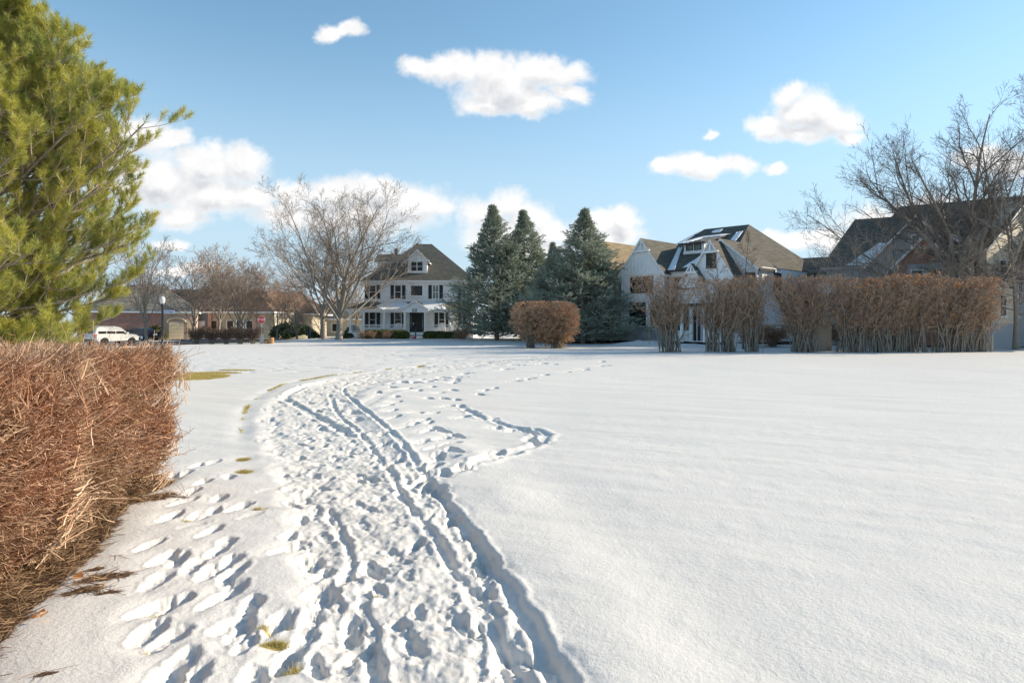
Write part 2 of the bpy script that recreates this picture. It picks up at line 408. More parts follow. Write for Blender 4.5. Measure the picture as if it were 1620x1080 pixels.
def glass(name, col, rough=0.08):
    m, t, b = mat_new(name)
    tcn = t.node('ShaderNodeTexCoord'); nz = t.noise(tcn.outputs['Object'], 1.6, 5, 0.6)
    t.l.new(t.mix(t.mrange(nz.outputs[0], 0.4, 0.65), col + (1,), tuple(c * 2.4 + 0.01 for c in col) + (1,)), b.inputs['Base Color'])
    b.inputs['Roughness'].default_value = rough; b.inputs['Specular IOR Level'].default_value = 0.30
    bn = t.node('ShaderNodeBump'); bn.inputs['Strength'].default_value = 0.25; bn.inputs['Distance'].default_value = 0.02
    t.l.new(nz.outputs[0], bn.inputs['Height']); t.l.new(bn.outputs[0], b.inputs['Normal'])
    return m
M['glass'] = glass('window_glass', (0.010, 0.010, 0.009))
M['glass_pale'] = glass('curtained_glass', (0.10, 0.125, 0.11))
def globe_mat():
    m, t, b = mat_new('lamp_globe'); b.inputs['Base Color'].default_value = (0.55, 0.54, 0.50, 1); b.inputs['Roughness'].default_value = 0.3
    b.inputs['Subsurface Weight'].default_value = 0.3; return m
M['globe'] = globe_mat()

def snow_material():
    m, t, b = mat_new('snow')
    tcn = t.node('ShaderNodeTexCoord'); O = tcn.outputs['Object']
    at = t.node('ShaderNodeAttribute', attribute_name='bare'); am = t.node('ShaderNodeAttribute', attribute_name='mulch')
    ap = t.node('ShaderNodeAttribute', attribute_name='dirt')
    nbig = t.noise(O, 0.6, 4, 0.6).outputs[0]; nm = t.noise(O, 9.0, 6, 0.7).outputs[0]
    ng = t.noise(O, 55.0, 3, 0.7).outputs[0]
    snow = t.mix(t.mrange(nbig, 0.3, 0.7), (0.715, 0.68, 0.635, 1), (0.74, 0.705, 0.66, 1))
    snow = t.mix(t.mrange(ng, 0.35, 0.65, 0.0, 0.10), snow, (0.60, 0.59, 0.585, 1))
    snow = t.mix(t.math('MULTIPLY', ap.outputs['Fac'], t.mrange(nm, 0.42, 0.70, 0.0, 0.5)), snow, (0.62, 0.54, 0.45, 1))
    grass = t.ramp(t.noise(O, 40.0, 4, 0.7).outputs[0], [(0.25, (0.20, 0.16, 0.055)), (0.5, (0.46, 0.37, 0.13)), (0.75, (0.66, 0.53, 0.24))])
    mul = t.ramp(t.noise(O, 70.0, 4, 0.7).outputs[0], [(0.3, (0.035, 0.022, 0.014)), (0.55, (0.14, 0.08, 0.045)), (0.75, (0.33, 0.22, 0.13))])
    rag = t.math('MULTIPLY', t.math('SUBTRACT', t.noise(O, 7.0, 6, 0.7).outputs[0], 0.5), 1.3)
    fb = t.mrange(t.math('ADD', at.outputs['Fac'], rag), 0.42, 0.62)
    fm = t.mrange(t.math('ADD', am.outputs['Fac'], rag), 0.42, 0.60)
    c = t.mix(fb, snow, grass); c = t.mix(fm, c, mul)
    t.l.new(c, b.inputs['Base Color'])
    b.inputs['Roughness'].default_value = 0.55; b.inputs['Specular IOR Level'].default_value = 0.25
    h = t.math('ADD', t.math('MULTIPLY', t.noise(O, 120.0, 3, 0.7).outputs[0], 0.25), t.math('MULTIPLY', t.noise(O, 28.0, 5, 0.65).outputs[0], 0.6))
    bn = t.node('ShaderNodeBump'); bn.inputs['Strength'].default_value = 0.8; bn.inputs['Distance'].default_value = 0.015
    t.l.new(h, bn.inputs['Height']); t.l.new(bn.outputs[0], b.inputs['Normal'])
    return m
M['snow'] = snow_material()

# ------------------------------------------------------------------ value noise for the terrain
_tab = np.random.default_rng(11).random((256, 256)).astype(np.float32)
def vnoise(x, y):
    xi = np.floor(x).astype(int); yi = np.floor(y).astype(int); fx = x - xi; fy = y - yi
    fx = fx * fx * fx * (fx * (fx * 6 - 15) + 10); fy = fy * fy * fy * (fy * (fy * 6 - 15) + 10)
    a = _tab[xi & 255, yi & 255]; b = _tab[(xi + 1) & 255, yi & 255]; c = _tab[xi & 255, (yi + 1) & 255]; d = _tab[(xi + 1) & 255, (yi + 1) & 255]
    return (a * (1 - fx) + b * fx) * (1 - fy) + (c * (1 - fx) + d * fx) * fy - 0.5
def fbm(x, y, o=4, g_=0.5):
    s = 0; a = 1.0
    for i in range(o):
        s = s + a * vnoise(x * 2 ** i + 17.3 * i, y * 2 ** i + 9.1 * i); a *= g_
    return s

# ------------------------------------------------------------------ the snow field: one sheet out to the horizon
def build_ground():
    OY = -1.5
    rr = [0.3]
    while rr[-1] < 2500:
        r = rr[-1]
        if r < 4: q = 1.03
        elif r < 14: q = 1.0030
        elif r < 60: q = 1.0046
        elif r < 140: q = 1.010
        else: q = 1.08
        rr.append(r * q)
    rr = np.array(rr)
    fine = np.deg2rad(np.arange(-41, 41.01, 0.088)); coarse = np.deg2rad(np.arange(46, 314.1, 4.0))
    th = np.concatenate([fine, coarse])             # angle clockwise from +y
    nr, nt = len(rr), len(th)
    TH, RR = np.meshgrid(th, rr)
    Xg = RR * np.sin(TH); Yg = OY + RR * np.cos(TH)
    H = np.zeros_like(Xg)
    near = Yg > 1.0
    # gentle drifts
    damp = 1 / (1 + (RR / 60) ** 2)
    H += 0.055 * fbm(Xg / 5.0 + 3, Yg / 7.0, 3) * damp
    # wind ripples lying up-left to down-right
    ca, sa = math.cos(R(62)), math.sin(R(62))
    a_ = (Xg * ca + Yg * sa); b_ = (-Xg * sa + Yg * ca)
    H += 0.016 * fbm(a_ / 0.55, b_ / 2.6, 3) * (RR < 40)
    H += 0.004 * fbm(Xg / 0.16, Yg / 0.22, 2) * (RR < 14)
    bare = np.zeros_like(H); mulch = np.zeros_like(H); dirt = np.zeros_like(H)
    rng = np.random.default_rng(5)
    # ---- helper: local window around a point
    def win(x, y, rad):
        r0 = math.hypot(x, y - OY)
        i0 = np.searchsorted(rr, r0 - rad); i1 = np.searchsorted(rr, r0 + rad)
        t0 = math.atan2(x, y - OY); dt = math.asin(min(0.99, rad / max(r0, rad * 1.01)))
        j0 = np.searchsorted(fine, t0 - dt); j1 = np.searchsorted(fine, t0 + dt)
        return slice(i0, i1), slice(j0, j1)
    def footprint(x, y, hd, L=0.30, Wd=0.115, dep=0.06, rim=0.012, soft=0.30):
        I, J = win(x, y, L * 1.1)
        xx = Xg[I, J] - x; yy_ = Yg[I, J] - y
        if xx.size == 0: return
        f = xx * math.sin(hd) + yy_ * math.cos(hd); s = xx * math.cos(hd) - yy_ * math.sin(hd)
        # sole: two overlapping ellipses
        d1 = np.sqrt(((f - L * 0.12) / (L * 0.38)) ** 2 + (s / (Wd * 0.5)) ** 2)
        d2 = np.sqrt(((f + L * 0.27) / (L * 0.24)) ** 2 + (s / (Wd * 0.40)) ** 2)
        nz_ = fbm(Xg[I, J] / 0.045 + 3, Yg[I, J] / 0.045, 3, 0.6)
        d = np.minimum(d1, d2) + 0.42 * nz_
        pit = 1 - sstep(1 - soft, 1 + soft, d)
        ring = np.exp(-((d - 1.45) / 0.32) ** 2)
        scuff = np.exp(-((f + L * 0.62) / (L * 0.22)) ** 2 - (s / (Wd * 0.5)) ** 2)
        db = np.sqrt((f / (L * 0.62)) ** 2 + ((s + Wd * 0.22) / (Wd * 1.0)) ** 2)
        H[I, J] += -dep * 0.42 * np.exp(-db ** 2.4)
        H[I, J] += -dep * 0.66 * pit * (1 + 0.35 * f / L + 0.5 * nz_) + rim * ring - dep * 0.22 * scuff
    def poly_dist(pts):
        """signed side distance and along-parameter to a polyline, over rows with y in its range"""
        best = np.full(Xg.shape, 1e9); along = np.zeros(Xg.shape); side = np.zeros(Xg.shape)
        acc_ = 0
        for (x0, y0), (x1, y1) in zip(pts[:-1], pts[1:]):
            ex, ey = x1 - x0, y1 - y0; L2 = ex * ex + ey * ey; L_ = math.sqrt(L2)
            t = np.clip(((Xg - x0) * ex + (Yg - y0) * ey) / L2, 0, 1)
            qx = Xg - (x0 + t * ex); qy = Yg - (y0 + t * ey); d = np.hypot(qx, qy)
            m_ = d < best
            best = np.where(m_, d, best); along = np.where(m_, acc_ + t * L_, along)
            side = np.where(m_, np.sign(ex * qy - ey * qx), side)
            acc_ += L_
        return best, along, side
    def smooth_pts(pp, n=8):
        pp = np.array(pp, float); out = []
        for i in range(len(pp) - 1):
            p0 = pp[max(i - 1, 0)]; p1 = pp[i]; p2 = pp[i + 1]; p3 = pp[min(i + 2, len(pp) - 1)]
            for k in range(n):
                t = k / n
                out.append(0.5 * ((2 * p1) + (-p0 + p2) * t + (2 * p0 - 5 * p1 + 4 * p2 - p3) * t * t + (-p0 + 3 * p1 - 3 * p2 + p3) * t ** 3))
        out.append(pp[-1]); return [tuple(p) for p in out]
    # ---- the trodden path: left and right edges as seen, turned into ground points
    mid = [(700, 1400, 0.70), (712, 1075, 0.62), (668, 960, 0.66), (632, 880, 0.70), (592, 800, 0.80), (560, 745, 0.86), (522, 700, 0.90), (498, 660, 0.95),
           (496, 640, 0.95), (512, 622, 1.0), (560, 603, 1.1), (640, 588, 1.2), (730, 577, 1.3), (830, 569, 1.4), (900, 564, 1.5)]
    C = [G(p[0], p[1]) for p in mid]; Wm = [p[2] for p in mid]
    Cs = smooth_pts(C, 6); Ws = np.interp(np.linspace(0, len(mid) - 1, len(Cs)), range(len(mid)), Wm)
    dist, al, sd_ = poly_dist(Cs)
    cum = np.concatenate([[0], np.cumsum([math.dist(Cs[i], Cs[i + 1]) for i in range(len(Cs) - 1)])])
    wloc = np.interp(al, cum, Ws)
    wob = 0.12 * fbm(Xg / 0.45, Yg / 0.45, 3)
    inp = 1 - sstep(wloc * 0.72, wloc * 1.05, dist + wob)
    fade = 1 - 0.4 * sstep(25, 45, Yg)
    H -= 0.035 * inp * fade
    chop = (0.026 * fbm(Xg / 0.20, Yg / 0.24, 4, 0.62) - 0.022 * np.abs(fbm(Xg / 0.09 + 5, Yg / 0.10, 3)) + 0.015 * np.abs(fbm(Xg / 0.35, Yg / 0.4 + 8, 3, 0.6)))
    H += chop * inp * fade
    dirt = inp * 0.8
    # prints in and beside it
    tot = cum[-1]
    for s_ in np.arange(0.8, tot, 0.085):
        i = np.searchsorted(cum, s_) - 1; i = max(0, min(i, len(Cs) - 2))
        t = (s_ - cum[i]) / (cum[i + 1] - cum[i]); x = Cs[i][0] * (1 - t) + Cs[i + 1][0] * t; y = Cs[i][1] * (1 - t) + Cs[i + 1][1] * t
        ex, ey = Cs[i + 1][0] - Cs[i][0], Cs[i + 1][1] - Cs[i][1]; L_ = math.hypot(ex, ey); ex /= L_; ey /= L_
        o = (rng.random() * 2 - 1) * Ws[i] * 0.98
        hd = math.atan2(ex, ey) + rng.normal(0, 0.25) + (math.pi if rng.random() < 0.4 else 0)
        if y > 45: continue
        footprint(x + ey * o, y - ex * o, hd, 0.19 + rng.random() * 0.09, 0.08 + rng.random() * 0.03, 0.012 + 0.045 * rng.random() ** 2, 0.007, 0.18)
    # ---- sled and ski grooves
    def groove(pp, wd, dep, rim=0.014, rag=0.25):
        pts = smooth_pts([G(a, b) for a, b in pp], 6)
        d, al_, sg = poly_dist(pts)
        d = d + rag * wd * fbm(al_ / 0.22, sg * 3.0, 3) 
        endf = sstep(0, 0.5, al_) * (0.75 + 0.5 * vnoise(al_ / 0.6, al_ * 0 + wd * 50))
        prof = 1 - sstep(wd * 0.28, wd * 0.62, d)
        rm = np.exp(-((d - wd * 0.92) / (wd * 0.30)) ** 2)
        sl_ = np.abs(d) < 1
        H[sl_] += ((-dep * (0.8 + 0.5 * fbm(al_ / 0.3, sg * 0 + 2, 2)) * prof + rim * rm) * endf)[sl_]
    groove([(960, 1300), (888, 1075), (846, 1000), (795, 915), (738, 835), (688, 770), (642, 705), (600, 665), (560, 633), (545, 612), (590, 595)], 0.085, 0.044, 0.014, 0.5)
    groove([(880, 1300), (825, 1075), (775, 985), (728, 905), (680, 835), (640, 785), (606, 725), (568, 680), (532, 648), (522, 622)], 0.08, 0.042, 0.012, 0.6)
    groove([(620, 1300), (598, 1050), (580, 965), (560, 900), (548, 855), (520, 800)], 0.07, 0.032, 0.006, 0.8)
    groove([(560, 690), (520, 665), (470, 640), (452, 628), (480, 612), (540, 600)], 0.16, 0.06, 0.02)
    groove([(600, 640), (560, 652), (610, 622), (660, 612)], 0.3, 0.02, 0.01)
    # loop trail of dragged feet out to the right and back
    groove([(700, 752), (742, 736), (790, 722), (832, 706), (856, 697), (858, 684), (842, 676)], 0.16, 0.045, 0.02, 0.7)
    groove([(730, 640), (752, 655), (790, 667), (830, 677), (846, 684), (838, 694)], 0.14, 0.04, 0.015, 0.7)
    # ---- bank right of the sled track, like thrown up by a plough and softened
    pts = smooth_pts([G(a, b) for a, b in [(1090, 1300), (1010, 1075), (930, 930), (850, 840), (780, 760), (720, 705), (660, 665), (600, 635)]], 6)
    d, al_, sg = poly_dist(pts)
    H += 0.028 * np.exp(-(d / 0.34) ** 2) * (0.6 + 0.8 * fbm(al_ / 0.9, d * 0 + 4, 2)) * sstep(0, 1, al_)
    pts = smooth_pts([G(a, b) for a, b in [(1400, 1300), (1220, 1075), (1080, 930), (960, 830), (860, 750), (760, 690)]], 6)
    d, al_, sg = poly_dist(pts)
    H -= 0.022 * np.exp(-(d / 0.45) ** 2) * (0.7 + 0.9 * fbm(al_ / 1.5, d * 0 + 6, 2))
    # ---- the separate prints, each where the photograph has it
    pr1 = [(455, 660), (500, 700), (590, 720), (636, 742), (700, 710), (480, 770), (535, 835), (462, 850), (700, 757), (665, 825), (720, 790),
           (450, 925), (515, 942), (705, 900), (732, 915), (555, 1015), (500, 1062), (580, 1070), (640, 618), (690, 655), (520, 572), (598, 568), (545, 702),
           (660, 680), (720, 735), (750, 950), (620, 470), (700, 455), (560, 445), (650, 410), (585, 500), (670, 520), (730, 545), (525, 450), (600, 420), (640, 560), (560, 530)]
    for X_, Y_ in pr1:
        x, y = G(X_ / 1.93, 520 + Y_ / 1.93)
        footprint(x, y, R(-2 + rng.normal(0, 12)), rng.uniform(0.23, 0.31), rng.uniform(0.095, 0.12), rng.uniform(0.032, 0.050), 0.005, 0.26)
    pr2 = [(470, 180), (430, 210), (330, 230), (610, 175), (700, 215), (730, 250), (710, 310), (740, 325), (660, 75), (690, 400), (830, 400), (825, 430), (840, 500), (500, 360), (590, 410),
           (620, 520), (510, 590), (660, 470), (1150, 75), (1195, 130), (1230, 210), (1270, 208)]
    for X_, Y_ in pr2:
        if X_ < 500: continue
        x, y = G(150 + X_ / 2.025, 780 + Y_ / 2.025)
        footprint(x, y, R(0 + rng.normal(0, 14)), rng.uniform(0.22, 0.29), 0.11, rng.uniform(0.04, 0.06), 0.006, 0.24)
    pr3 = [(870, 222), (925, 230), (940, 265), (985, 235), (1030, 242), (1085, 228), (1110, 250), (1130, 270), (1070, 270), (1165, 240), (1160, 215), (1180, 200), (1205, 180),
           (940, 285), (905, 300), (925, 320), (770, 318), (790, 345), (930, 345), (1015, 330), (1080, 330), (1010, 370), (1045, 355), (1070, 365), (1100, 390), (1130, 400), (1180, 415),
           (1140, 430), (1155, 450), (1115, 425), (1060, 400), (1050, 440), (1085, 465), (1110, 495), (1140, 510), (1170, 480), (1080, 515), (1040, 435), (1080, 540), (1060, 570), (960, 385), (890, 405),
           (1130, 565), (1060, 610), (1100, 625), (1020, 590), (1180, 275), (1195, 300), (1215, 315), (1140, 300), (1200, 345), (1250, 330), (1310, 352), (1340, 380), (1390, 390), (1450, 390), (1480, 400),
           (1475, 430), (1500, 440), (1340, 485), (1260, 530), (1210, 545), (890, 445), (930, 515), (1090, 200), (1120, 190), (1040, 200), (980, 190), (920, 215), (870, 250), (1290, 240), (1270, 255), (1330, 232)]
    for X_, Y_ in pr3:
        x, y = G(250 + X_ / 2.492, 520 + Y_ / 2.492)
        footprint(x, y, R(rng.uniform(-40, 50)), 0.34, 0.14, 0.07, 0.010, 0.22)
    pr4 = [(690, 150), (720, 152), (640, 175), (660, 172), (820, 145), (845, 143), (900, 148), (1135, 155), (1160, 152), (1145, 135), (960, 190), (1020, 180), (1050, 168), (1060, 175), (740, 228), (770, 225), (690, 240),
           (850, 205), (480, 155), (520, 150), (560, 140), (600, 150), (420, 215), (440, 195), (330, 220), (320, 232), (250, 235), (190, 240), (130, 240), (385, 240), (150, 103), (180, 100), (60, 100), (20, 104), (90, 85), (500, 85), (600, 95), (290, 118)]
    for X_, Y_ in pr4:
        x, y = G(600 + X_ / 3.24, 530 + Y_ / 3.24)
        footprint(x, y, R(rng.uniform(-80, 80)), 0.5, 0.25, 0.09, 0.02, 0.3)
    # far thinly tracked snow
    for k in range(420):
        y = rng.uniform(24, 58); x = rng.uniform(-0.62, -0.02) * y
        footprint(x, y, R(rng.uniform(50, 130)), rng.uniform(0.35, 0.7), 0.24, 0.05, 0.01, 0.4)
    for k in range(22):
        x = rng.uniform(-3.4, -1.6); y = rng.uniform(4.2, 10)
        if rng.random() < 0.5: footprint(x, y, R(rng.uniform(0, 40)), 0.24, 0.10, 0.012, 0.003, 0.6)
    # ---- sunken line of the kerb on the outside of the bend, with grass showing here and there
    kl = smooth_pts([G(a, b) for a, b in [(440, 1300), (420, 1010), (395, 850), (383, 760), (381, 700), (386, 655), (398, 635), (425, 617), (470, 603), (540, 592), (620, 583), (720, 573)]], 6)
    d, al_, sg = poly_dist(kl)
    H -= 0.03 * np.exp(-(d / 0.16) ** 2) * (0.6 + fbm(al_ / 0.8, d * 0, 2)) * sstep(8, 11, Yg)
    H += 0.02 * np.exp(-((d * sg * -1 - 0.75) / 0.5) ** 2) * sstep(8, 11, Yg)
    kb = np.exp(-(d / np.where(Yg > 20, 0.13, 0.06)) ** 2) * sstep(9, 12, Yg)
    bare = np.maximum(bare, kb * np.clip(0.42 + 1.5 * fbm(al_ / 0.9, d * 0 + 3, 2), 0, 0.85))
    def patch(px, py, rx, ry, arr, amt=1.0, rot=0.0):
        x, y = G(px, py); c_, s_ = math.cos(rot), math.sin(rot)
        xx = Xg - x; yy_ = Yg - y; a = (xx * c_ + yy_ * s_) / rx; b = (-xx * s_ + yy_ * c_) / ry
        arr[:] = np.maximum(arr, amt * np.exp(-(a * a + b * b)))
    for (px, py, rx, ry, am) in [(295, 597, 1.5, 1.8, 1.0), (335, 590, 1.6, 0.8, 0.75), (375, 586, 1.6, 0.6, 0.6), (385, 727, 0.10, 0.14, 0.8), (387, 747, 0.12, 0.12, 0.75), (436, 1014, 0.085, 0.05, 0.95), (455, 1055, 0.075, 0.045, 0.9),
                                 (428, 988, 0.12, 0.035, 0.66), (452, 986, 0.05, 0.03, 0.6), (600, 937, 0.06, 0.04, 0.55), (296, 821, 0.08, 0.06, 0.6), (250, 968, 0.05, 0.035, 0.6), (235, 1025, 0.05, 0.03, 0.6), (409, 806, 0.12, 0.04, 0.6)]:
        patch(px, py, rx, ry, bare, am)
        x, y = G(px, py)
        H -= 0.03 * am * np.exp(-(((Xg - x) / (rx * 1.4)) ** 2 + ((Yg - y) / (ry * 1.4)) ** 2)) * (py > 650)
    # mulch under the near hedge
    ml = smooth_pts([G(a, b) for a, b in [(-250, 1500), (-120, 1180), (0, 1012), (90, 925), (150, 870), (190, 810), (225, 785), (268, 768)]], 6)
    d, al_, sg = poly_dist([(p[0] - 0.50, p[1]) for p in ml])
    mm = np.exp(-(np.maximum(d - 0.32, 0) / 0.22) ** 2)
    mulch = np.maximum(mulch, mm * 0.95)
    H -= 0.035 * mm
    for (px, py, rx, ry, am) in [(165, 915, 0.2, 0.10, 0.95), (135, 935, 0.16, 0.09, 0.9), (170, 940, 0.13, 0.05, 0.85), (150, 900, 0.10, 0.06, 0.7), (75, 1066, 0.09, 0.03, 0.8), (185, 880, 0.1, 0.03, 0.55), (230, 790, 0.5, 0.2, 0.8)]:
        patch(px, py, rx, ry, mulch, am, 0.4)
    # mulch under the clipped round hedge, the tall row and the big trees
    for (px, d_, rx, ry, am) in [(862, 53.0, 2.6, 1.0, 1.0), (935, 53, 1.0, 0.4, 0.7), (1055, 44.5, 2.2, 0.45, 0.85), (1165, 44.5, 1.8, 0.5, 0.75), (1270, 44.5, 1.4, 0.4, 0.7), (1380, 44.5, 1.8, 0.4, 0.7), (1500, 44.5, 2.0, 0.4, 0.7), (975, 44.7, 1.6, 0.15, 0.7),
                                 (532, 78, 1.4, 1.4, 0.8), (512, 78, 1.2, 1.2, 0.8), (820, 77, 5.5, 2.2, 1.0), (920, 67, 4.0, 1.8, 1.0), (1605, 51, 1.0, 0.6, 0.9)]:
        x = X(px, d_); a = (Xg - x) / rx; b = (Yg - d_) / ry
        mulch = np.maximum(mulch, am * np.exp(-(a * a + b * b)))
    # patchy lawns along the street on the left
    lawn = sstep(64, 70, Yg) * (1 - sstep(-24, -20, Xg)) * (0.40 + 0.9 * fbm(Xg / 6, Yg / 5 + 3, 3))
    bare = np.maximum(bare, np.clip(lawn, 0, 0.62))
    # snow heaped along the houses
    for (px, d_, rx, ry, hh) in [(1020, 61.5, 2.6, 1.0, 0.45), (1075, 58, 2.5, 1.0, 0.3), (700, 81, 2.5, 0.7, 0.35), (725, 80.5, 1.5, 0.6, 0.4), (477, 96, 1.3, 1.0, 0.7), (560, 81, 3, 0.7, 0.2), (1175, 56, 3, 1, 0.35)]:
        x = X(px, d_); H += hh * np.exp(-((Xg - x) / rx) ** 2 - ((Yg - d_) / ry) ** 2) * (1 + 0.5 * fbm(Xg, Yg, 3))
    H *= near
    H += ground_base(Xg, Yg)
    V_ = np.stack([Xg, Yg, H], axis=2).reshape(-1, 3)
    i = np.arange(nr - 1)[:, None]; j = np.arange(nt)[None, :]; j2 = (j + 1) % nt
    Q = np.stack([i * nt + j, (i + 1) * nt + j, (i + 1) * nt + j2, i * nt + j2], axis=2).reshape(-1, 4)
    Q = Q[:, ::-1]
    cpt = len(V_)
    V_ = np.concatenate([V_, [[0, OY, 0]]])
    tri = np.stack([np.arange(nt), (np.arange(nt) + 1) % nt, np.full(nt, cpt)], axis=1)
    z1 = np.zeros(1)
    me = mesh_np('snow_ground', V_, [Q, tri[:, ::-1]], [M['snow']], True, None,
                 {'bare': np.concatenate([bare.ravel(), z1]), 'mulch': np.concatenate([mulch.ravel(), z1]), 'dirt': np.concatenate([dirt.ravel(), z1])})
    o = link('snow_ground', me); o['kind'] = 'structure'
    def height(x, y):
        r_ = np.hypot(x, y - OY); t_ = np.arctan2(x, y - OY)
        i_ = np.clip(np.searchsorted(rr, r_), 0, nr - 1); j_ = np.clip(np.searchsorted(fine, t_), 0, len(fine) - 1)
        return H[i_, j_]
    return height, bare, mulch, Xg, Yg
height, BARE, MULCH, XG, YG = build_ground()

# ================================================================== VEGETATION
def unit(v): return v / (np.linalg.norm(v, axis=-1, keepdims=True) + 1e-9)
def grow(S, D, L, R0, m, wob, trop, tp, rng, grav=0.0):
    """N branches from S along D, length L; m rings; bends up by trop"""
    N = len(S); P = np.zeros((N, m, 3)); P[:, 0] = S; d = unit(D); 
    for i in range(1, m):
        d = unit(d + rng.normal(0, wob, (N, 3)) + np.array([0, 0, trop]) * (1 - np.abs(d[:, 2:3])) + np.array([0, 0, -grav]))
        P[:, i] = P[:, i - 1] + d * (np.asarray(L)[:, None] / (m - 1))
    t = np.linspace(0, 1, m)[None]
    Rr = np.asarray(R0)[:, None] * (1 - (1 - tp) * t)
    return P, Rr
def spawn(P, Rr, L, n, t0, t1, ang, dang, lf, rf, rng, lshape=None, minr=0.003):
    """n children per parent"""
    N, m, _ = P.shape
    t = t0 + (t1 - t0) * (np.arange(n)[None] + rng.random((N, n))) / n
    fi = t * (m - 1); i0 = np.clip(fi.astype(int), 0, m - 2); fr = (fi - i0)[..., None]
    idx = np.arange(N)[:, None]
    S = P[idx, i0] * (1 - fr) + P[idx, i0 + 1] * fr
    T = unit(P[idx, i0 + 1] - P[idx, i0])
    r = Rr[idx, i0] * (1 - fr[..., 0]) + Rr[idx, i0 + 1] * fr[..., 0]
    ref = np.array([0.31, 0.17, 0.93]); A = unit(np.cross(T, ref)); B = np.cross(T, A)
    az = rng.random((N, 1)) * 6.28 + np.arange(n)[None] * 2.4 + rng.normal(0, 0.4, (N, n))
    a = ang + rng.normal(0, dang, (N, n))
    D = T * np.cos(a)[..., None] + (A * np.cos(az)[..., None] + B * np.sin(az)[..., None]) * np.sin(a)[..., None]
    sh = (1 - 0.55 * t) if lshape is None else lshape(t)
    Lc = np.asarray(L)[:, None] * lf * sh * rng.uniform(0.7, 1.25, (N, n))
    Rc = np.maximum(r * rf, minr)
    return S.reshape(-1, 3), D.reshape(-1, 3), Lc.ravel(), Rc.ravel()

def bare_tree(seed, H, spread, trunk_r, fork, limbs, nb=(7, 8, 6, 4), twig_r=0.007, mt='bark', mc='twig_grey', limb_ang=0.62, excurrent=False, m=(7, 9, 7, 5, 4), trunk_lean=(0, 0), wob=0.10, lf=(0.50, 0.50, 0.50)):
    """leafless tree: returns (trunk mesh, crown mesh)"""
    rng = np.random.default_rng(seed)
    if excurrent:
        P0, R0 = grow(np.zeros((1, 3)), np.array([[trunk_lean[0], trunk_lean[1], 1.0]]), [H], [trunk_r], 14, 0.03, 0.05, 0.12, rng)
        S, D, L, r = spawn(P0, R0, [H], limbs, fork / H, 0.96, limb_ang, 0.15, spread / H, 0.45, rng, lambda t: np.clip(1.15 - t, 0.12, 1), twig_r)
    else:
        P0, R0 = grow(np.zeros((1, 3)), np.array([[trunk_lean[0], trunk_lean[1], 1.0]]), [fork], [trunk_r], 7, 0.025, 0.05, 0.82, rng)
        n = limbs
        az = np.arange(n) * 2.4 + rng.random(n) * 0.5
        a = np.linspace(0.10, limb_ang * 1.45, n) + rng.normal(0, 0.05, n)
        D = np.stack([np.sin(a) * np.cos(az), np.sin(a) * np.sin(az), np.cos(a)], 1)
        tt = np.linspace(1.0, 0.62, n)
        S = np.stack([np.interp(tt, np.linspace(0, 1, 7), P0[0, :, k]) for k in range(3)], 1)
        L = (H - fork) * (1 - 0.10 * np.linspace(0, 1, n)) * np.clip(1 / np.cos(a * 0.75), 1, 1.25) * (1 - 0.18 * rng.random(n)) * np.where(a > .7, spread / (H * 0.5), 1)
        r = trunk_r * (0.60 - 0.25 * np.linspace(0, 1, n))
    # flare at the foot
    R0[:, 0] *= 1.35
    P0[:, 0, 2] -= 0.15
    P1, R1 = grow(S, D, L, r, m[1], wob, 0.10, 0.14, rng)
    trunk = merge([tubes(P0, R0, 12), tubes(P1, R1, 7)])
    parts = []; P, Rr, Lc = P1, R1, L
    kk = [5, 4, 3, 3]
    for lv, n in enumerate(nb):
        t0 = 0.15 if lv == 0 else 0.12
        S, D, Lc, r = spawn(P, Rr, Lc, n, t0, 0.98, 0.62, 0.18, lf[min(lv, len(lf) - 1)], 0.62, rng, lambda t: 1.1 - 0.55 * t, twig_r)
        P, Rr = grow(S, D, Lc, r, m[min(lv + 2, 4)], wob * 1.25, 0.09, 0.25 if lv < len(nb) - 1 else 0.5, rng)
        Rr = np.maximum(Rr, twig_r * 0.6)
        parts.append(tubes(P, Rr, kk[min(lv, 3)]))
    return (mesh_np('trunk', *[trunk[0], [trunk[1]]], [M[mt]], True), mesh_np('crown', *(lambda q: (q[0], [q[1]]))(merge(parts)), [M[mc]], False))
def place_tree(name, meshes, x, y, label, cat='tree', group=None, rz=0.0, sc=1.0, names=('trunk', 'crown'), wide=1.0):
    t = thing(name, label, cat, (x, y, gz(x, y)), rz, group); t.scale = (sc * wide, sc * wide, sc)
    for n_, me in zip(names, meshes): link(n_, me, t)
    return t

# --- the two big spreading trees left of the white house
t1 = bare_tree(21, 16.6, 7.8, 0.36, 2.9, 9, (10, 8, 6, 4), 0.011, 'bark', 'twig_grey', 0.70)
place_tree('bare_tree', t1, X(536, 77), 77, 'largest leafless tree, thick forked trunk on the snow left of the white house', group='big leafless lawn trees')
t2 = bare_tree(22, 13.0, 7.5, 0.24, 3.2, 7, (8, 7, 5, 4), 0.010, 'bark', 'twig_grey', 0.68)
place_tree('bare_tree', t2, X(512, 79), 79, 'thinner leafless tree with its trunk just left of the thick forked one', group='big leafless lawn trees')
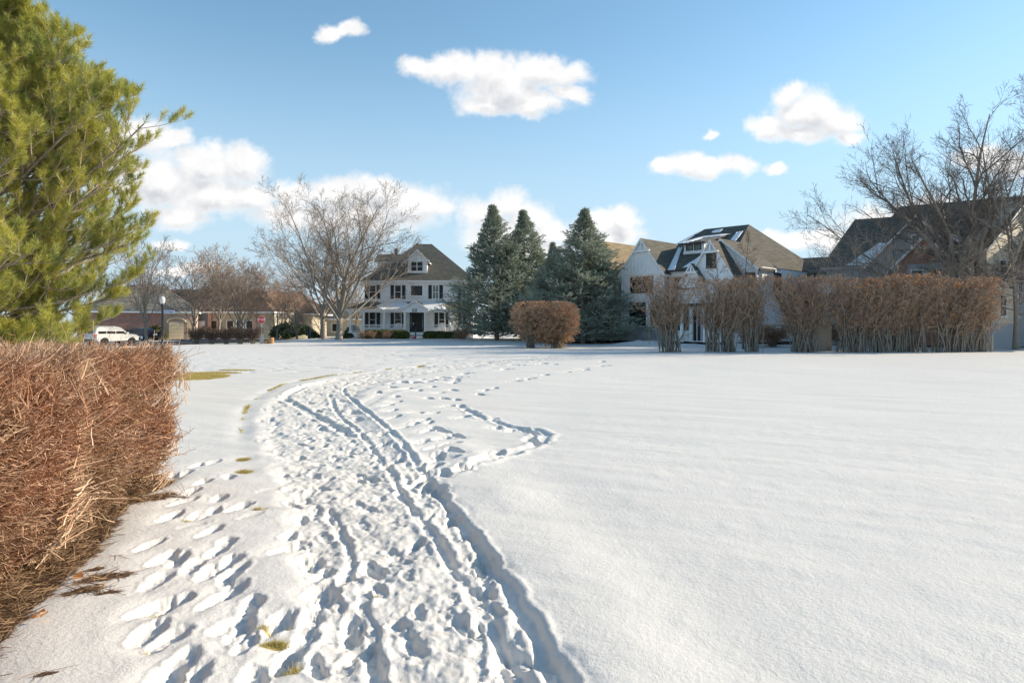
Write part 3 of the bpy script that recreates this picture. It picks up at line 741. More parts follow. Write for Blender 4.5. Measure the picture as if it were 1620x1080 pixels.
# --- the big trees on the right behind the tall clipped row
t3 = bare_tree(35, 17.6, 9.8, 0.42, 3.6, 10, (9, 8, 6, 4), 0.010, 'bark', 'twig_dark', 0.68, wob=0.12)
place_tree('bare_tree', t3, X(1535, 52), 52, 'tallest leafless tree on the right, rising behind the tall clipped shrubs', group='leafless trees by the right house')
t4 = bare_tree(44, 9.0, 4.2, 0.15, 2.2, 8, (7, 6, 4), 0.010, 'bark_grey', 'twig_pale', 0.62, wob=0.24)
place_tree('bare_tree', t4, X(1545, 49), 49, 'low tree with pale crooked twigs in front of the brick gable', group='leafless trees by the right house')
t5 = bare_tree(51, 12.5, 5.0, 0.19, 2.3, 30, (8, 7, 5), 0.009, 'bark', 'twig_dark', 1.25, excurrent=True, m=(7, 8, 6, 4, 4))
place_tree('bare_tree', t5, X(1607, 50), 50, 'young leafless tree with straight trunk beside the cream wall at the right edge', group='leafless trees by the right house')
t6 = bare_tree(56, 8.9, 2.6, 0.075, 1.6, 18, (7, 5, 4), 0.009, 'twig_dark', 'twig_warm', 0.75, excurrent=True)
place_tree('slender_tree', t6, X(1176, 50), 50, 'taller slender bare tree poking above the hedge before the farmhouse gables', group='slender trees before the farmhouse')
place_tree('slender_tree', t6, X(1142, 50.5), 50.5, 'shorter slender bare tree left of its taller twin before the farmhouse', group='slender trees before the farmhouse', rz=2.0, sc=0.82)
t7 = bare_tree(58, 8.5, 4.5, 0.12, 1.8, 8, (8, 6, 4), 0.009, 'twig_dark', 'twig_pale', 0.7, wob=0.16)
place_tree('bare_tree', t7, X(1352, 50), 50, 'small bare tree poking above the shrubs before the snowy roof valley', group='leafless trees by the right house')
place_tree('bare_tree', t7, X(1425, 51), 51, 'small bare tree above the shrubs before the grey gable', group='leafless trees by the right house', rz=2.2, sc=1.05)

# --- street trees on the left
warm = bare_tree(61, 7.8, 3.8, 0.14, 1.9, 8, (8, 7, 5, 2), 0.011, 'bark', 'twig_warm', 0.62, wob=0.14)
tall = bare_tree(62, 10.5, 3.4, 0.16, 2.6, 8, (8, 7, 5, 3), 0.011, 'bark', 'twig_grey', 0.42)
pale = bare_tree(63, 5.2, 2.9, 0.13, 1.3, 6, (7, 6, 4, 3), 0.011, 'bark_grey', 'twig_pale', 0.75)
ST = 'leafless street trees on the left'
for (nm, me, px, d, sc, rz, lab) in [
    ('bare_tree', tall, 232, 74, 1.05, 0.3, 'leafless tree with forked pale trunk beside the dark sedan'),
    ('bare_tree', tall, 304, 80, 0.95, 1.9, 'thin leafless tree rising from the low hedge by the grey garage'),
    ('bare_tree', warm, 379, 76, 1.18, 0.9, 'reddish twiggy round tree just left of the stop sign'),
    ('bare_tree', tall, 345, 92, 1.2, 3.0, 'taller hazy tree behind the reddish twiggy one'),
    ('bare_tree', pale, 438, 88, 0.85, 0.5, 'small thin bare tree near the distant lamp post'),
    ('bare_tree', pale, 470, 90, 1.05, 2.4, 'small pale spreading tree before the dark evergreen shrubs'),
    ('bare_tree', warm, 450, 104, 1.3, 5.2, 'reddish bare tree in front of the pointed stone gable'),
    ('bare_tree', pale, 507, 88, 0.8, 4.4, 'sapling behind the thinner lawn tree'),
    ('bare_tree', tall, 385, 118, 1.25, 0.7, 'far bare tree above the brown roofs, left of the pointed gable'),
    ('bare_tree', tall, 418, 122, 1.2, 5.0, 'far bare tree above the roofs over the pointed gable'),
    ('bare_tree', tall, 562, 112, 1.0, 1.2, 'far bare tree seen left of the white house'),
]:
    place_tree(nm, me, X(px, d), d, lab, group=ST, rz=rz, sc=sc)

# --- multi-stem shrubs
def clip_shrub(seed, wx, wy, H, base_r, stems, nb, twig, mat, zmin=0.35, foot=None, round_=0.0, low=0.0, k0=4, stem_r=0.03, target_in=0.0, prune=True, prune_bot=0.6, cap=0):
    """stems fan out from the foot to fill a clipped block wx*wy*H"""
    rng = np.random.default_rng(seed)
    feet = foot or [(0, 0)]
    N = int(stems * 0.95)
    fc = np.array(feet)[rng.integers(0, len(feet), N)]
    a = rng.random(N) * 6.28; rr_ = base_r * np.sqrt(rng.random(N))
    B = np.stack([fc[:, 0] + rr_ * np.cos(a), fc[:, 1] + rr_ * np.sin(a), np.full(N, -0.05)], 1)
    T_ = np.stack([rng.uniform(-wx, wx, N), rng.uniform(-wy, wy, N), H * (zmin + (1 - zmin) * np.sqrt(rng.random(N)))], 1)
    if len(feet) > 1: T_[:, 0] = np.clip(fc[:, 0] * 0.8 + rng.uniform(-wx * 0.75, wx * 0.75, N), -wx, wx)
    m = 7; t = np.linspace(0, 1, m)
    P = np.zeros((N, m, 3))
    for c in range(2): P[:, :, c] = B[:, c:c + 1] + (T_[:, c:c + 1] - B[:, c:c + 1]) * (t ** 1.25)[None]
    P[:, :, 2] = B[:, 2:3] + (T_[:, 2:3] - B[:, 2:3]) * (t ** 0.9)[None]
    P[:, 1:, :] += np.cumsum(rng.normal(0, 0.055 * H / 5, (N, m - 1, 3)), axis=1)
    r0 = stem_r * rng.uniform(0.5, 1.3, N)
    Rr = r0[:, None] * (1 - 0.75 * t)[None]
    stem = tubes(P, Rr, 5)
    parts = []; L = np.linalg.norm(T_ - B, axis=1)
    for lv, (n, lf_) in enumerate(nb):
        S, D, L, r = spawn(P, Rr, L, n, 0.30 if lv == 0 else 0.1, 0.99, 0.78, 0.30, lf_, 0.6, rng, lambda t: 1.15 - 0.7 * t, twig)
        P, Rr = grow(S, D, L, r, 5 if lv < 1 else 4, 0.22, 0.06, 0.4, rng)
        if prune:
            if round_ > 0:
                # squash points beyond a rounded block back to its surface
                q = np.abs(P / np.array([wx, wy, H * 0.5]) - np.array([0, 0, 1.0]))
                e = (q[..., 0] ** 4 + q[..., 1] ** 4 + q[..., 2] ** 4) ** 0.25
                jit = 1 + rng.normal(0, 0.025, e.shape)
                s_ = np.where(e > jit, jit / e, 1.0)[..., None]
                c_ = np.array([0, 0, H * 0.5]); P = (P - c_) * s_ + c_
            else:
                P[..., 2] = np.minimum(P[..., 2], H + 0.16 * fbm(P[..., 0] / 0.5 + seed, P[..., 1] / 0.5, 2) + rng.normal(0, 0.10, P.shape[:2]))
                P[..., 0] = np.clip(P[..., 0], -wx * 1.06 + rng.normal(0, 0.05, P.shape[:2]), wx * 1.06 + rng.normal(0, 0.05, P.shape[:2]))
                P[..., 1] = np.clip(P[..., 1], -wy * 1.1, wy * 1.1)
        Rr = np.maximum(Rr, twig * 0.7)
        parts.append(tubes(P, Rr, 3))
    if cap:
        S = np.stack([rng.uniform(-wx * 1.12, wx * 1.12, cap), rng.uniform(-wy, wy, cap), H * (1 - 0.42 * rng.random(cap) ** 1.5) - 0.25], 1)
        Pc, Rc = grow(S, np.stack([rng.normal(0, 0.6, cap), rng.normal(0, 0.6, cap), np.full(cap, 0.7)], 1), rng.uniform(0.25, 0.8, cap), np.full(cap, twig * 1.05), 4, 0.25, 0.05, 0.5, rng)
        Pc[..., 2] = np.minimum(Pc[..., 2], H + 0.16 * fbm(Pc[..., 0] / 0.5 + seed, Pc[..., 1] / 0.5, 2) + rng.normal(0, 0.09, Pc.shape[:2])); parts.append(tubes(Pc, Rc, 3))
    st = mesh_np('stems', stem[0], [stem[1]], [M['bark']], True)
    q = merge(parts)
    return st, mesh_np('twigs', q[0], [q[1]], [M[mat]], False), P[:, -1]
def leaf_mesh(pts, size, mat, rng, name='leaves', upb=0.0):
    """small bent quads"""
    n = len(pts)
    d1 = unit(rng.normal(0, 1, (n, 3))); d2 = unit(np.cross(d1, rng.normal(0, 1, (n, 3))))
    s1 = size * rng.uniform(0.6, 1.4, (n, 1)); s2 = s1 * 0.5; nn = np.cross(d1, d2) * s1 * 0.22
    a = pts; b = pts + d1 * s1 * 0.5 + d2 * s2 + nn; c = pts + d1 * s1; d = pts + d1 * s1 * 0.5 - d2 * s2 + nn
    V_ = np.stack([a, b, c, d], 1).reshape(-1, 3); i = np.arange(n)[:, None] * 4
    F_ = np.concatenate([i + np.array([[0, 1, 2]]), i + np.array([[0, 2, 3]])])
    V_ = np.concatenate([V_, np.repeat(rng.random(n), 4)[:, None]], 1)
    return mesh_np(name, V_, [F_], [mat])
rngv = np.random.default_rng(99)
TALL = 'tall clipped bare shrubs in a row'
for (px, wpx, seed, feet, leaves, lab, st_, dd) in [
    (1055, 52, 1, [(-0.1, 0), (0.5, 0.1)], 60, 'leftmost tall clipped shrub of the row, grey stems fanning from one foot', 60, 45),
    (1150, 46, 2, [(-0.9, 0), (0.2, 0.1)], 260, 'second tall shrub from the left, orange leaves along its clipped top', 70, 45),
    (1188, 34, 3, [(0, 0), (0.35, 0)], 200, 'narrow tall shrub with slanting stems left of the fan shaped one', 34, 45.3),
    (1268, 62, 4, [(-0.1, 0), (0.2, 0.1), (0.5, 0)], 420, 'wide fan shaped tall shrub in front of the round grey pillar', 130, 45),
    (1375, 56, 5, [(-1.6, 0), (-.9, 0), (-0.3, 0.1), (0.5, 0), (1.1, 0)], 900, 'densest tall shrub with many upright stems and orange leaves', 150, 44.6),
    (1440, 44, 6, [(-0.9, 0), (-.2, 0), (0.6, 0.1)], 1000, 'tall shrub with dark stems between the two widest orange leaved ones', 90, 45),
    (1525, 58, 7, [(-1.5, 0), (-.6, 0), (0.3, 0.1), (1.3, 0)], 1100, 'rightmost tall clipped shrub of the row beside the cream wall', 140, 45),
]:
    Hh = Z(437, 45) + 0.16 * math.sin(seed * 2.3)
    wx = wpx / F * 45 * 0.98
    s_, tw, ends = clip_shrub(100 + seed, wx, 1.15, Hh, 0.55, st_, [(8, 0.27), (7, 0.36), (4, 0.5)], 0.0080, 'hedge_grey', zmin=0.50, foot=feet, stem_r=0.042, cap=int(wx * 420))
    t = thing('clipped_shrub', lab, 'shrub', (X(px, dd), dd, -0.02), 0, TALL)
    link('stems', s_, t); link('twigs', tw, t)
    e = ends[rngv.integers(0, len(ends), leaves * 3)]
    top = e[(e[:, 2] > Hh * 0.86)][:leaves] if leaves > 100 else e[:20]
    low_ = e[e[:, 2] < Hh * 0.86][:leaves // 6]
    link('dry_leaves', leaf_mesh(np.concatenate([top, low_]), 0.10, M['leaf_orange'], rngv), t)
# round clipped bush in front of the spruces
s_, tw, ends = clip_shrub(140, 2.8, 1.7, 3.7, 0.35, 120, [(11, 0.40), (11, 0.36), (7, 0.5)], 0.0085, 'hedge_red', zmin=0.12, foot=[(-1.1, 0), (0.9, 0), (1.15, 0.1)], round_=1.0, stem_r=0.035)
t = thing('round_bush', 'large bare bush clipped to a rounded block in front of the blue spruces', 'bush', (X(861, 54), 54, 0))
link('stems', s_, t); link('twigs', tw, t)
# low clipped hedge shrubs on the left by the stop sign
s_, tw, ends = clip_shrub(150, 1.05, 0.7, 1.75, 0.25, 34, [(9, 0.34), (9, 0.36), (6, 0.5)], 0.008, 'hedge_far', zmin=0.55, round_=0.0, stem_r=0.025)
for i, (px, lab) in enumerate([(312, 'leftmost low clipped shrub across the lawn, before the grey garage'), (335, 'low clipped shrub second from the left across the lawn'), (358, 'low clipped shrub third from the left across the lawn'),
                               (380, 'low clipped shrub under the reddish round tree'), (400, 'low clipped shrub right beside the stop sign')]):
    t = thing('low_shrub', lab, 'shrub', (X(px, 66), 66, -0.02), i * 0.0, 'low clipped shrubs across the lawn')
    t.scale = ((-1 if i % 2 else 1), 1, 1.0 - 0.03 * (i % 3))
    link('stems', s_, t); link('twigs', tw, t)
# clipped shrubs against the farmhouse, seen between the tall ones
s_, tw, ends = clip_shrub(160, 1.6, 0.9, 1.75, 0.35, 50, [(9, 0.34), (9, 0.36), (5, 0.5)], 0.008, 'hedge_red', zmin=0.35, round_=1.0, stem_r=0.02)
for px, dd, lab in [(1190, 54, 'low rounded bush behind the narrow slanting shrub'), (1222, 55, 'low rounded bush by the farmhouse left of the round pillar'), (1333, 53, 'low rounded bush behind the row, right of the round pillar')]:
    t = thing('rounded_bush', lab, 'bush', (X(px, dd), dd, 0.1), 0, 'low rounded bushes behind the tall row'); link('stems', s_, t); link('twigs', tw, t)

# --- needle sprays
def brush_template(seed, L, nl, n, wid, cone, segs=3):
    """a shoot along +z of length L set with n needles of length nl"""
    rng = np.random.default_rng(seed)
    t = rng.random(n) ** 0.8; az = rng.random(n) * 6.28
    c = cone * (1 - 0.45 * t) + rng.normal(0, 0.12, n)
    d = np.stack([np.sin(c) * np.cos(az), np.sin(c) * np.sin(az), np.cos(c)], 1)
    b = np.stack([0 * t, 0 * t, t * L], 1); ln = nl * rng.uniform(0.7, 1.1, (n, 1))
    sd__ = unit(np.cross(d, rng.normal(0, 1, (n, 3)))) * wid * 0.5
    tip = b + d * ln
    return np.stack([b - sd__, b + sd__, tip], 1).reshape(-1, 3)       # n triangles
def instance(tmpls, Pp, Dd, sc, rng):
    """place templates: returns V, tris"""
    out = []
    Dd = unit(Dd); ref = unit(rng.normal(0, 1, Dd.shape)); A = unit(np.cross(Dd, ref)); B = np.cross(Dd, A)
    pick = rng.integers(0, len(tmpls), len(Pp))
    for k, T_ in enumerate(tmpls):
        s = pick == k
        V_ = (T_[None, :, 0:1] * A[s][:, None] + T_[None, :, 1:2] * B[s][:, None] + T_[None, :, 2:3] * Dd[s][:, None]) * sc[s][:, None, None] + Pp[s][:, None]
        V_ = np.concatenate([V_, np.broadcast_to(_tr.random((len(V_), 1, 1)) * 0.6 + 0.4 * _tr.random((1, V_.shape[1] // 3, 1)).repeat(3, axis=1), V_.shape[:2] + (1,))], axis=2)
        out.append(V_.reshape(-1, 4))
    V_ = np.concatenate(out); return V_, np.arange(len(V_)).reshape(-1, 3)

# --- Scots/Austrian pine at the left
def build_pine():
    rng = np.random.default_rng(77)
    x0, y0 = X(-75, 15), 15.0
    Ht = 11.5
    P0, R0 = grow(np.zeros((1, 3)), np.array([[0.02, 0, 1.0]]), [Ht], [0.20], 16, 0.015, 0.02, 0.12, rng)
    env_z = [0.0, 0.5, 1.2, 2.1, 3.4, 4.7, 6.1, 7.3, 8.3, 9.5, 11.5]; env_r = [2.4, 2.7, 3.1, 4.1, 4.6, 4.55, 3.75, 2.95, 2.25, 1.5, 0.2]
    N = 215
    z = 0.35 + (Ht - 0.6) * (np.arange(N) + rng.random(N)) / N
    az = np.arange(N) * 2.4 + rng.normal(0, 0.3, N)
    rad = np.interp(z, env_z, env_r) * rng.uniform(0.70, 1.10, N)
    rise = np.interp(z, [0, 3, 8, 11], [0.02, 0.12, 0.45, 0.9])
    zst = np.maximum(z - rad * rise * 0.75, 0.25)
    S = np.stack([np.interp(zst, np.linspace(0, Ht, 16), P0[0, :, k]) for k in range(3)], 1); S[:, 2] = zst
    D = np.stack([np.cos(az), np.sin(az), rise], 1)
    P1, R1 = grow(S, D, rad, 0.012 + 0.009 * rad, 9, 0.11, 0.10, 0.25, rng)
    S, D, L2, r = spawn(P1, R1, rad, 12, 0.25, 1.0, 0.80, 0.25, 0.36, 0.6, rng, lambda t: 1.2 - 0.75 * t, 0.005)
    D[:, 2] = D[:, 2] * 0.8 + 0.22
    P2, R2 = grow(S, D, L2, r, 6, 0.08, 0.12, 0.4, rng)
    tips1 = P1[:, -1]; 
    S, D, L3, r = spawn(P2, R2, L2, 6, 0.22, 1.0, 0.65, 0.2, 0.42, 0.7, rng, lambda t: 1.1 - 0.5 * t, 0.004)
    L3 = np.clip(L3, 0.16, 0.5); D[:, 2] += 0.45
    P3, R3 = grow(S, D, L3, r, 4, 0.08, 0.25, 0.7, rng)
    wood = merge([tubes(P0, R0, 10), tubes(P1, R1, 6)])
    twg = merge([tubes(P2, R2, 4), tubes(P3, R3, 3)])
    # shoots: last stretch of every third-order twig, of second-order tips
    tm = [brush_template(900 + i, 0.17, 0.15, 66, 0.0064, 1.05) for i in range(5)]
    a = P3[:, -2]; da = P3[:, -1] - P3[:, -2]; b = P3[:, 1]; db = P3[:, 2] - P3[:, 1]
    c = P2[:, -1]; dc = P2[:, -1] - P2[:, -2]; e = P1[:, -1]; de = P1[:, -1] - P1[:, -2]; f = P2[:, -3]; df = P2[:, -2] - P2[:, -3]
    Pp = np.concatenate([a, b, c, e, f]); Dd = unit(np.concatenate([da, db, dc, de, df])) + np.array([0, 0, 0.7])
    sc = rng.uniform(0.75, 1.25, len(Pp))
    V_, T_ = instance(tm, Pp, Dd, sc, rng)
    print('pine shoots', len(Pp))
    t = thing('pine_tree', 'large yellow green pine at the left edge behind the brown hedge', 'tree', (x0, y0, 0))
    link('trunk', mesh_np('trunk', wood[0], [wood[1]], [M['bark']], True), t)
    link('twigs', mesh_np('twigs', twg[0], [twg[1]], [M['twig_pale']], False), t)
    link('crown', mesh_np('crown', V_, [T_], [M['pine']], False), t)
    # cones
    cp = P3[rng.integers(0, len(P3), 60), 2]
    mb = MB()
    for p in cp[:50]: mb.lathe([(0.005, -0.04), (0.022, -0.025), (0.026, 0), (0.015, 0.03), (0.003, 0.045)], p, M['wood'], 7)
    c_ = mb.build('cones', t); c_['kind'] = 'stuff'
build_pine()

# --- blue spruces
def spruce_mesh(seed, H, rb, lean=0.0):
    rng = np.random.default_rng(seed)
    P0, R0 = grow(np.zeros((1, 3)), np.array([[lean, 0, 1.0]]), [H], [0.24], 12, 0.01, 0.02, 0.06, rng)
    N = int(H * 27)
    z = 0.2 + (H - 0.35) * ((np.arange(N) + rng.random(N)) / N)
    f = 1 - z / H
    az = np.arange(N) * 2.4 + rng.normal(0, 0.25, N)
    rad = rb * np.minimum(0.015 + 1.12 * np.clip(f, 0, 1) ** 1.12, 0.76 + 0.06 * f) * rng.uniform(0.66, 1.14, N) * (1 + 0.65 * fbm(np.cos(az) * 1.3 + 5, np.sin(az) * 1.3 + z / 1.6 + seed, 2)) * (1 - 0.2 * np.exp(-(z / 0.7) ** 2))
    S = np.stack([np.interp(z, np.linspace(0, H, 12), P0[0, :, 0]), np.interp(z, np.linspace(0, H, 12), P0[0, :, 1]), z], 1)
    rise = np.interp(f, [0, 0.25, 1], [1.2, 0.25, 0.0])
    P1, R1 = grow(S, np.stack([np.cos(az), np.sin(az), rise], 1), rad, 0.012 + 0.008 * rad, 7, 0.05, 0.06, 0.3, rng)
    S, D, L2, r = spawn(P1, R1, rad, 10, 0.36, 1.0, 0.8, 0.15, 0.34, 0.6, rng, lambda t: 1.25 - 0.95 * t, 0.006)
    D[:, 2] = D[:, 2] * 0.35 - 0.05
    L2 = np.clip(L2, 0.18, 1.2)
    P2, R2 = grow(S, D, L2, r, 4, 0.08, 0.08, 0.5, rng)
    wood = merge([tubes(P0, R0, 8), tubes(P1, R1, 4)])
    tm = [brush_template(950 + i, 0.42, 0.12, 30, 0.045, 1.1) for i in range(5)]
    Pp = [P2[:, -1], P2[:, -2], P2[:, 1], P1[:, -1], P1[:, -2]]; Dd = [P2[:, -1] - P2[:, -2], P2[:, -2] - P2[:, -3], P2[:, 1] - P2[:, 0], P1[:, -1] - P1[:, -2], P1[:, -1] - P1[:, -2]]
    Pp = np.concatenate(Pp); Dd = unit(np.concatenate(Dd)) + np.array([0, 0, 0.18]) + rng.normal(0, 0.25, (len(Pp), 3))
    V_, T_ = instance(tm, Pp, Dd, rng.uniform(0.7, 1.3, len(Pp)) * np.interp(Pp[:, 2] / H, [0.6, 1.0], [1.0, 0.45]), rng)
    print('spruce brushes', len(Pp), V_[:, :3].min(0), V_[:, :3].max(0), np.percentile(np.abs(V_[:, 0]), [50, 90, 99]))
    return mesh_np('trunk', wood[0], [wood[1]], [M['bark']], True), mesh_np('crown', V_, [T_], [M['spruce']], False)
spA = spruce_mesh(301, 15.0, 6.3); spB = spruce_mesh(302, 14.8, 5.7)
SPG = 'blue spruces on the lawn'
place_tree('blue_spruce', spA, X(786, 77), 77, 'left front blue spruce beside the white house', group=SPG, wide=1.15)
place_tree('blue_spruce', spB, X(828, 78.5), 78.5, 'blue spruce second from the left, its tip close to the first', group=SPG, rz=1.0, wide=1.2)
place_tree('blue_spruce', spA, X(922, 66.5), 66.5, 'widest blue spruce standing before the beige house', group=SPG, rz=3.6, sc=0.875, wide=1.24)
place_tree('blue_spruce', spB, X(878, 69), 69, 'shorter blue spruce behind the round bush, between the taller ones', group=SPG, rz=2.2, sc=0.68, wide=1.1)

# --- the near hedge on the left
def near_bush(seed, y0, y1, xf0, xf1, nface, ntop, label):
    rng = np.random.default_rng(seed)
    cx = (xf0 + xf1) / 2 - 0.85; cy = (y0 + y1) / 2; hl = (y1 - y0) / 2; hw = 0.86
    def hgt(y): return 1.46 - 0.020 * (y - 3)
    t = thing('hedge_bush', label, 'hedge', (cx, cy, 0), 0, 'clipped bare hedge in the left foreground')
    parts = []
    # scaffold from the ground
    nst = 46; feet = np.stack([rng.normal(0, 0.22, nst), rng.uniform(-hl * 0.75, hl * 0.75, nst), np.full(nst, -0.03)], 1)
    tgt = np.stack([rng.uniform(-hw, hw, nst), feet[:, 1] + rng.normal(0, 0.35, nst), rng.uniform(0.6, 1.35, nst)], 1)
    tt = np.linspace(0, 1, 7); P = feet[:, None] + (tgt - feet)[:, None] * np.stack([tt ** 1.3, tt ** 1.2, tt ** 0.85], 1)[None]
    P[:, 1:] += np.cumsum(rng.normal(0, 0.022, (nst, 6, 3)), axis=1)
    Rr = (0.014 * rng.uniform(0.6, 1.4, nst))[:, None] * (1 - 0.6 * tt)[None]
    st = tubes(P, Rr, 6)
    L = np.linalg.norm(tgt - feet, axis=1)
    S, D, L, r = spawn(P, Rr, L, 9, 0.2, 1, 0.7, 0.25, 0.42, 0.6, rng, lambda t: 1.1 - 0.5 * t, 0.004)
    Pb, Rb = grow(S, D, L, r, 6, 0.16, 0.06, 0.5, rng)
    def box(P):
        P[..., 2] = np.clip(P[..., 2], 0.02, 1.42); P[..., 0] = np.clip(P[..., 0], -hw, hw * 0.97); P[..., 1] = np.clip(P[..., 1], -hl, hl); return P
    parts.append(tubes(box(Pb), Rb, 4))
    def emit(S, D, L, rad, wob, trop):
        P, Rr = grow(S, D, L, rad, 5, wob * 1.15, trop, 0.45, rng)
        # short side spurs
        S2, D2, L2, r2 = spawn(P, Rr, L, 2, 0.3, 0.95, 0.80, 0.3, 0.45, 0.75, rng, None, 0.0013)
        P2, R2 = grow(S2, D2, L2, r2, 3, 0.12, 0.1, 0.5, rng)
        parts.append(tubes(P, Rr, 4)); parts.append(tubes(P2, R2, 3))
    # face towards the path (+x): twigs run outward, slightly forward and upward
    n = nface; yv = rng.uniform(-hl, hl, n); zv = 0.04 + 1.40 * rng.random(n) ** 0.85
    bulge = 0.10 * fbm((yv + cy) / 0.5, zv / 0.4, 2) 
    under = -0.34 * np.clip(0.55 - zv, 0, 1) ** 1.2 * 1.6
    endr = -0.25 * np.clip(np.abs(yv) / hl - 0.72, 0, 1) / 0.28
    xs = hw + bulge + under + endr + (xf0 + (xf1 - xf0) * ((yv + hl) / (2 * hl)) - (xf0 + xf1) / 2)
    L = rng.uniform(0.11, 0.30, n)
    keep = fbm((yv + cy) / 0.20 + seed, zv / 0.13, 3) > -0.20
    yv, zv, xs, L = yv[keep], zv[keep], xs[keep], L[keep]; n = len(yv)
    lean = np.clip((zv - 0.3) / 1.1, 0, 1)
    Dv = np.stack([1.0 + 0 * yv, -0.15 + rng.normal(0, 0.45, n), 0.10 + 0.75 * lean ** 2 + rng.normal(0, 0.22, n)], 1)
    Dn = unit(Dv); S = np.stack([xs, yv, np.minimum(zv, hgt(yv + cy) - 0.02)], 1) - Dn * L[:, None] * rng.uniform(0.55, 1.15, (n, 1))
    emit(S, Dn, L, rng.uniform(0.0028, 0.0066, n), 0.10, 0.05)
    # top
    n = ntop; yv = rng.uniform(-hl, hl, n); xv = rng.uniform(-hw, hw, n)
    L = rng.uniform(0.12, 0.36, n)
    top = hgt(yv + cy) + 0.03 * fbm(xv / 0.3 + seed, yv / 0.3, 2) - 0.22 * np.clip((xv / hw - 0.75) / 0.25, 0, 1) ** 2
    Dn = unit(np.stack([rng.normal(0.25, 0.35, n), rng.normal(-0.05, 0.3, n), np.ones(n)], 1))
    S = np.stack([xv, yv, top], 1) - Dn * L[:, None] * rng.uniform(0.7, 1.1, (n, 1))
    emit(S, Dn, L, rng.uniform(0.0026, 0.0055, n), 0.09, 0.05)
    # both ends (+y far end and -y near end)
    for sgn, n in ((1, nface // 4), (-1, nface // 4)):
        xv = rng.uniform(-hw, hw, n); zv = 0.08 + 1.34 * rng.random(n); L = rng.uniform(0.14, 0.40, n)
        Dn = unit(np.stack([rng.normal(0.25, 0.4, n), sgn * np.ones(n), 0.2 + rng.normal(0, 0.25, n) + 0.5 * (zv / 1.4) ** 2], 1))
        ys = sgn * (hl - 0.25 * np.clip(np.abs(xv) / hw - 0.7, 0, 1) / 0.3 - 0.3 * np.clip(0.5 - zv, 0, 1))
        S = np.stack([xv, ys, zv], 1) - Dn * L[:, None] * rng.uniform(0.6, 1.1, (n, 1))
        emit(S, Dn, L, rng.uniform(0.0028, 0.0066, n), 0.10, 0.05)
    # inner mass
    n = nface // 3
    S = np.stack([rng.uniform(-hw * 0.8, hw * 0.85, n), rng.uniform(-hl, hl, n), rng.uniform(0.15, 1.3, n)], 1)
    Dn = unit(rng.normal(0, 0.6, (n, 3)) + np.array([0.5, 0, 0.5]))
    emit(S, Dn, rng.uniform(0.15, 0.4, n), rng.uniform(0.002, 0.0045, n), 0.12, 0.05)
    q = merge(parts)
    link('stems', mesh_np('stems', st[0], [st[1]], [M['hedge_red']], True), t)
    link('twigs', mesh_np('twigs', q[0], [q[1]], [M['hedge_red']], False), t)
near_bush(401, 0.9, 3.15, -2.52, -2.72, 3600, 1900, 'nearest clipped hedge bush, cut off by the lower left corner')
near_bush(402, 3.1, 5.0, -2.90, -3.02, 5600, 2600, 'middle clipped hedge bush, dense red brown twigs pointing at the path')
near_bush(403, 4.95, 6.95, -3.22, -3.36, 5000, 2500, 'far end bush of the foreground hedge, snow showing through its edge')

# litter and dead twigs below the hedge, grass tufts in the holes
def scatter(field, thr, n, area, rng):
    out = []
    x0, x1, y0, y1 = area
    m_ = (XG > x0) & (XG < x1) & (YG > y0) & (YG < y1) & (field > thr)
    ii = np.argwhere(m_)
    if len(ii) == 0: return np.zeros((0, 3))
    # weight by cell size ~ r^2
    wgt = (np.hypot(XG[m_], YG[m_])) ** 2; wgt /= wgt.sum()
    k = rng.choice(len(ii), n, p=wgt); c = ii[k]
    x = XG[c[:, 0], c[:, 1]] + rng.normal(0, 0.01, n); y = YG[c[:, 0], c[:, 1]] + rng.normal(0, 0.01, n)
    return np.stack([x, y, height(x, y)], 1)
rs = np.random.default_rng(55)
pts = scatter(MULCH, 0.5, 9000, (-6, 0, 1, 9), rs)
if len(pts):
    n = len(pts); D = unit(np.stack([rs.normal(0, 1, n), rs.normal(0, 1, n), rs.uniform(-0.05, 0.30, n)], 1)); L = rs.uniform(0.03, 0.16, n)
    P_, R_ = grow(pts + np.array([0, 0, 0.004]), D, L, rs.uniform(0.0010, 0.0032, n), 3, 0.1, 0.0, 0.6, rs)
    P_[..., 2] = np.maximum(P_[..., 2], pts[:, None, 2] + 0.002)
    V_, Q_ = tubes(P_, R_, 3)
    o = link('bark_litter', mesh_np('bark_litter', V_, [Q_], [M['litter']])); o['kind'] = 'stuff'; o['label'] = 'brown bark litter and dead twigs under the hedge'; o['category'] = 'litter'
def blades(pts, hgt_, wid, mat, name, label, rng, k=5):
    n = len(pts) * k; b = np.repeat(pts, k, 0) + rng.normal(0, 0.012, (n, 3)) * np.array([1, 1, 0]); b[:, 2] -= 0.005
    D = unit(np.stack([rng.normal(0, 0.6, n), rng.normal(0, 0.6, n), np.ones(n)], 1)); s = unit(np.cross(D, rng.normal(0, 1, (n, 3)))) * wid / 2
    L = hgt_ * rng.uniform(0.5, 1.3, (n, 1)); tip = b + D * L + rng.normal(0, 0.25, (n, 3)) * L * np.array([1, 1, 0]) 
    V_ = np.stack([b - s, b + s, tip], 1).reshape(-1, 3); V_ = np.concatenate([V_, np.repeat(rng.random(n), 3)[:, None]], 1)
    o = link(name, mesh_np(name, V_, [np.arange(len(V_)).reshape(-1, 3)], [mat])); o['kind'] = 'stuff'; o['label'] = label; o['category'] = 'grass'
pn = scatter(BARE, 0.5, 500, (-4, 2, 2.5, 9.5), rs)
if len(pn): blades(pn, 0.035, 0.003, M['grass'], 'grass', 'green brown grass showing through holes in the snow', rs, 7)
pf = scatter(BARE, 0.5, 9000, (-14, 4, 9.5, 34), rs)
if len(pf): blades(pf, 0.05, 0.008, M['grass'], 'dry_grass', 'yellow winter grass bared beside the path', rs, 3)
